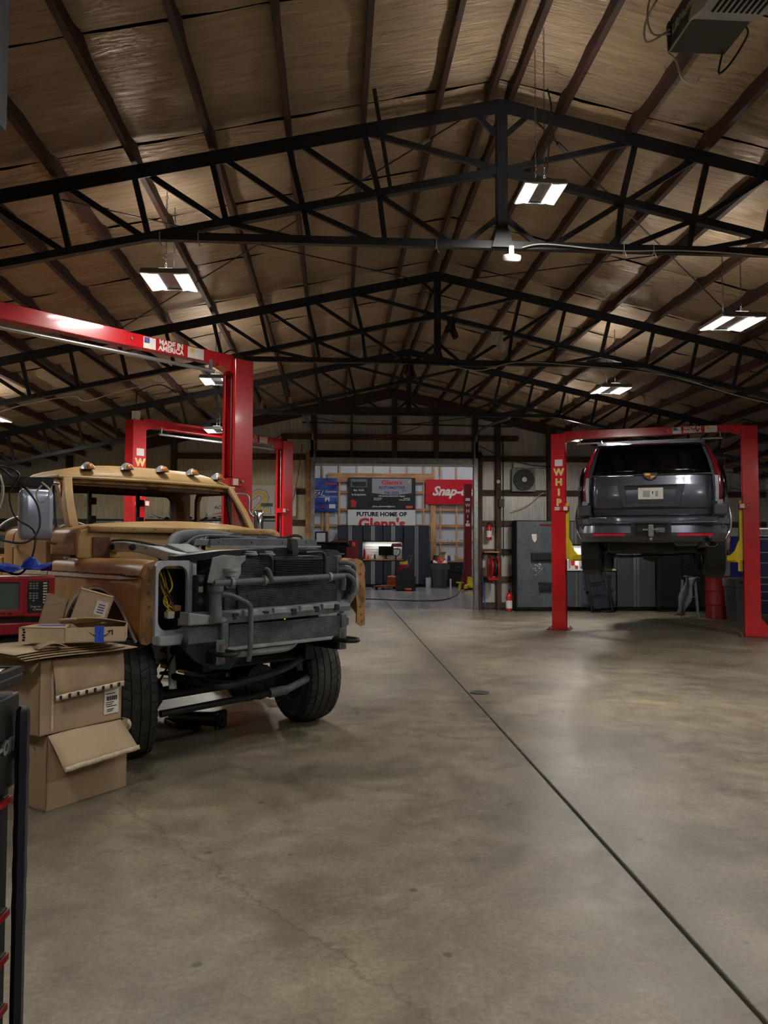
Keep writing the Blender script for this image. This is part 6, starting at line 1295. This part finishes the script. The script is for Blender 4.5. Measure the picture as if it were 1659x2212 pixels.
ph = MB().b2((-W/2+W*.04, -.0135, H*.06), (-W/2+W*.285, -.0125, H*.33)).build('photo_print', m_steel, t); MB().prism([(-W/2+W*.045, H*.07), (-W/2+W*.11, H*.07), (-W/2+W*.13, H*.24), (-W/2+W*.08, H*.31), (-W/2+W*.045, H*.3)], .0135, .0145, RX(PI/2)).build('photo_red_car', m_redink, ph)
ph = MB().b2((-W/2+W*.79, -.0135, H*.03), (-W/2+W*.97, -.0125, H*.18)).build('photo_print', m_steel, t); MB().b2((-W/2+W*.86, -.0145, H*.05), (-W/2+W*.96, -.0135, H*.12)).build('photo_detail', m_orange, ph)
t, W, H = board('future_home_sign', 'white sign reading FUTURE HOME OF in black above the dark cabinets', 751, 897, 1101.5, 1150, m_label, YS)
tx('FUTURE HOME OF', .5, .80, .215, m_ink, 1.07, bold=.010); tx("Glenn's", .5, .36, .56, m_redink, 1.05, bold=.022)
t, W, H = board('blue_banner', 'blue product banner with red and white print at the left of the far room', 660, 728, 1034, 1106, m_banner)
tx('ZL', .36, .52, .30, m_label, 1.3, .3, .03); tx('ZL', .36, .52, .30, m_blueink, 1.3, .3, .008, yy=-.017); tx('Donaldson', .80, .60, .12, m_label, .8); tx('PI', .68, .36, .2, m_label, 1.2, bold=.01); tx('Gates', .78, .84, .13, m_redink, 1.4, bold=.006)
MB().b2((-.05*W, -.0145, H*.43), (W*.49, -.0135, H*.47)).build('white_stripe', m_sil, t); bd = MB().b2((-W*.03, -.0145, H*.09), (W*.11, -.0135, H*.17)).build('badge', m_ink, t); MB().b2((-W*.015, -.016, H*.105), (W*.095, -.0145, H*.155)).build('badge_print', m_redink, bd); MB().b2((W*.24, -.0145, H*.10), (W*.44, -.0135, H*.22)).build('print_block', m_label, t)
t, W, H = board('red_banner', 'shiny red vinyl banner with white slanted lettering in the far room', 919, 1030, 1035, 1089, m_rban)
tx('Snap-on', .53, .52, .48, m_label, 1.0, .35, .018)
# licence plates on a rail
for k in range(9):
    u = 932+k*9.0
    lp_ = MB().b2((-.075, -.006, 0), (.075, .0, .10)).build('licence_plate', m_label); lp_.location = (PX(u, 29.3), 29.325, PZ(1170, 29.3)); tag(lp_, 'old licence plate reading '+('V1C', 'K7C', 'R2Z', 'IC2', '901', 'I04', '8IC', '64R', 'M3A')[k]+' in the row on the far room wall', 'licence plate', 'licence plates on the far wall')
    text('lettering', ('V1C', 'K7C', 'R2Z', 'IC2', '901', 'I04', '8IC', '64R', 'M3A')[k], .075, m_blueink, lp_, T(0, -.007, .05) @ FACE, bold=.001)
pf = thing('framed_print', 'blue framed print leaning on the far room wall', 'picture', (PX(694), 29.31, PZ(1177))); MB().b2((-.24, -.02, 0), (.24, .01, .50)).build('frame', m_bluech, pf); MB().b2((-.19, -.024, .06), (.14, -.02, .44)).build('print', m_label, pf)
# right bench with jugs and boxes
bn = thing('work_bench', 'black work bench with pale top behind the grey trash can', 'bench', (PX(970), 28.9, 0)); MB().b2((-.62, -.0, .92), (.62, .38, .97)).build('bench_top', m_pineh, bn); MB().b2((-.58, .05, .05), (.58, .36, .92)).build('bench_body', m_dark, bn)
for k in range(3): dd = MB().b2((-.55+k*.37, .03, .55), (-.2+k*.37, .05, .88)).build('drawer', m_black, bn, bev=.006); MB().b2((-.43+k*.37, .015, .74), (-.32+k*.37, .03, .76)).build('handle', m_galv, dd)
wb2 = 'things on the far room bench'
item('carton', 'open cardboard carton on the far room bench', 'box', (PX(956.5), 29.1, .971), lambda t: (smallbox(t, .2, .16, .24, m_card2, m_card), sheet([(-.1, -.08, .24), (.1, -.08, .24), (.14, -.16, .34), (-.06, -.16, .34)], 3, 3, lambda u, v: (0, 0, 0), 'flap', m_card, t)), wb2)
item('carton', 'small dark wooden crate on the far room bench', 'box', (PX(944), 29.15, .971), lambda t: smallbox(t, .2, .16, .20, m_post, m_girt), wb2)
item('jug', 'white jug on the far room bench', 'jug', (PX(964.5), 28.96, .971), lambda t: jar(t, .055, .22, m_label, m_label), wb2)
item('jug', 'purple labelled bottle on the far room bench', 'jug', (PX(970.5), 28.98, .971), lambda t: jar(t, .05, .20, m_blueink, m_ink), wb2)
item('bucket', 'white lidded bucket on the far room bench', 'bucket', (PX(979), 29.05, .971), lambda t: jar(t, .10, .24, m_label, m_label, .9), wb2)
item('jug', 'brown bottle with white cap on the far room bench', 'jug', (PX(988), 29.05, .971), lambda t: jar(t, .05, .22, m_card, m_label, .8), wb2)
# trash can, pail
tc3 = thing('trash_can', 'dark grey trash can with red and white bag in the far room', 'trash can', (PX(950, 28.3), 28.3, 0))
MB().lathe([(.24, 0), (.25, .02), (.31, .78), (.35, .79), (.34, .70), (.36, .68), (.36, .86), (.30, .86), (.28, .6), (0, .6)], 24).build('can', m_bin, tc3, smooth=40)
sheet([(-.26, -.2, .80), (.26, -.2, .80), (.26, .2, .80), (-.26, .2, .80)], 10, 8, lambda u, v: (0, 0, .10+.12*math.sin(u*8+1)*math.sin(v*5)), 'bag', m_label, tc3, .006); sheet([(-.1, -.22, .82), (.26, -.22, .82), (.22, .0, 1.0), (-.1, .0, 1.1)], 8, 6, lambda u, v: (0, 0, .07*math.sin(u*9)), 'wrapper', m_redink, tc3, .006)
item('pail', 'white paint pail beside the far room trash can', 'pail', (PX(926, 28.4), 28.4, 0), lambda t: jar(t, .11, .36, m_label, m_label, .95))
tag(MB().cyl((PX(973, 28.2), 28.2, 0), (PX(973, 28.2), 28.2, .33), .035, n=10).build('white_pipe', m_label), 'short white pipe standing right of the far room trash can', 'pipe')
# pallet jack, drum, battery box
pj = thing('pallet_jack', 'orange pallet jack with black handle in the far room', 'pallet jack', (PX(850, 27.6), 27.75, 0), math.radians(-35))
m_pj = mat('orange enamel', (150, 62, 30), .45, var=.15)
for s in (-1, 1): MB().b2((s*.14-.07, -1.0, .08), (s*.14+.07, .0, .14)).build('fork', m_pj, pj, bev=.01); MB().cyl((s*.14-.04, -.9, .04), (s*.14+.04, -.9, .04), .04, n=10).build('fork_roller', m_black, pj)
MB().prism([(0, .1), (.0, .42), (.12, .46), (.3, .1)], -.2, .2, T(0, -.1, 0) @ RZ(PI/2) @ RX(PI/2)).build('frame', m_pj, pj, bev=.01)
MB().cyl((0, .12, .3), (0, .2, 1.18), .025, n=8).build('tiller', m_black, pj)
MB().tube(smoothpath([(0, .2, 1.15), (-.14, .2, 1.24), (-.17, .2, 1.36), (-.12, .2, 1.42), (.12, .2, 1.42), (.17, .2, 1.36), (.14, .2, 1.24)], 4, True), .018, 6, closed=True).build('handle', m_black, pj, smooth=50)
MB().cyl((-.06, .14, .1), (.06, .14, .1), .1, n=14).build('steer_wheel', m_black, pj)
rd = thing('grease_drum', 'red grease drum with yellow hose on top in the far room', 'drum', (PX(873, 28.2), 28.3, 0))
MB().lathe([(.20, .1), (.205, .12), (.205, .78), (.21, .80), (.0, .80)], 22).build('drum', m_ext, rd, smooth=40); MB().b2((.06, -.21, .42), (.17, -.17, .62)).build('sticker', m_label, rd)
MB().tube(smoothpath([(.14*math.cos(a), .14*math.sin(a), .83+.01*a) for a in [k*PI/4 for k in range(18)]], 2), .022, 6).build('hose_coil', m_yel, rd, smooth=60)
for s in (-1, 1): MB().bar((.12+s*.06, .1, .8), (.26+s*.06, .15, 1.18), .02, .02).build('dolly_bar', m_galv, rd)
MB().bar((.20, .15, 1.18), (.32, .15, 1.18), .02, .02).build('dolly_grip', m_galv, rd)
for k in range(3): a = k*2*PI/3; MB().cyl((.2*math.cos(a), .2*math.sin(a)-.02, .05), (.2*math.cos(a), .2*math.sin(a)+.02, .05), .05, n=10).build('dolly_wheel', m_black, rd)
bx = thing('black_crate', 'black crate with a coiled pulley on top in front of the pallet jack', 'crate', (PX(876, 26.4), 26.4, 0))
MB().b2((-.33, -.2, .02), (.33, .2, .50)).build('crate', m_black, bx, bev=.01); MB().lathe([(.05, -.06), (.27, -.06), (.27, .06), (.05, .06)], 24, T(0.02, 0, .52) @ RX(PI/2)).build('pulley', m_rubber, bx, smooth=40)
MB().b2((-.05, -.30, .03), (.18, -.21, .10)).build('orange_block', m_orange, bx, bev=.02)
# far lift post and yellow arms
fpx = PX(1010, 27.3)
fp = thing('two_post_lift', 'dark red lift post with yellow arms standing inside the far room', 'vehicle lift', (fpx, 27.3, 0), 0, 'two-post lifts')
pst = MB().b2((-.13, -.13, 0), (.13, .13, 3.72)).build('post', m_redd, fp, bev=.01); MB().prism([(-.13, 0), (-.32, 0), (-.13, .75)], -.1, .1, RX(PI/2)).build('base_gusset', m_redd, fp)
for k, ch in enumerate('WHIP'): text('lettering', ch, .17, m_label, pst, T(-.01, -.132, 2.96-k*.2) @ FACE, bold=.004)
for z0 in (3.12, 2.22): MB().b2((-.09, -.134, z0), (.07, -.131, z0+.10)).build('decal', m_label, pst)
ya = MB().bar((-.05, -.15, .14), (-.25, -1.0, .12), .12, .10).bar((-.05, -.15, .14), (.35, -.9, .12), .12, .10).build('swing_arm', m_yel, fp, bev=.008); MB().prism([(.0, .05), (.30, .05), (.25, .22), (.12, .45), (.0, .45)], -.1, .1, T(-.05, -.2, 0) @ RX(PI/2)).build('carriage', m_yel, fp, bev=.01)
MB().cyl((-.42, -.9, .0), (-.42, -.9, .26), .05, n=10).lathe([(.13, .26), (.13, .30), (0, .30)], 14, T(-.42, -.9, 0)).build('lift_pad', m_yel, fp)
tag(MB().tube(smoothpath([(.6, 22.3, .015), (1.3, 21.9, .015), (2.0, 21.4, .015), (2.7, 21.3, .02), (3.25, 22.2, .015), (3.9, 24.5, .03), (4.3, 26.2, .3), (4.45, 27.0, .8)]), .014, 6).build('floor_cable', m_cable, None, smooth=60), 'black cable looping across the far room floor', 'cable')
# black pickup bed and red tool cabinet at the left
bt_ = thing('black_truck', 'black pickup truck rear end parked in the far room', 'truck', (.42, 24.2, 0))
m_bt = mat('black car paint', (10, 10, 12), .15, coat=.8)
MB().loft([[(x, y, z0) for y, z0 in ((-.95, .55), (-.98, 1.1), (-.96, 1.25), (-.92, 1.60), (.92, 1.60), (.98, 1.1), (.95, .55))] for x in (-4.6, -.1, 0)]).build('bed', m_bt, bt_, smooth=30, bev=.03)
MB().b2((-4.5, -.95, 1.60), (-.05, .95, 1.64)).build('bed_cover', m_black, bt_, bev=.01); MB().bar((-3.4, -.975, 1.28), (-.15, -.975, 1.28), .02, .03).build('side_trim', m_chrome, bt_)
MB().b2((-.10, -.985, 1.15), (.02, -.86, 1.48)).build('tail_light', m_tail, bt_, bev=.01); MB().b2((-.10, -.986, 1.0), (.02, -.86, 1.15)).build('reverse_lens', m_label, bt_, bev=.01)
for x in (-1.1, -4.0):
    for y in (-.85, .85): MB().lathe([(.2, -.12), (.36, -.13), (.40, -.10), (.40, .10), (.36, .13), (.2, .12)], 28, T(x, y, .40) @ RX(PI/2)).build('tire', m_rubber, bt_, smooth=40)
rc = thing('red_tool_cabinet', 'dark red tool cabinet with shelves behind the black truck', 'tool cabinet', (PX(745), 28.55, 0)); MB().b2((-.5, 0, .05), (.5, .25, 1.72)).build('body', m_redd, rc, bev=.01)
for k in range(5): MB().b2((-.47, -.015, .1+k*.28), (.47, 0, .35+k*.28)).build('drawer', m_redd, rc, bev=.004)
for k, (x, m) in enumerate(((-.2, m_label), (-.02, m_redink), (.16, m_black), (.32, m_orange))): MB().b2((x-.06, -.02, 1.50), (x+.06, -.0, 1.66)).build('sticker', m, rc)
bpy.context.view_layer.update()
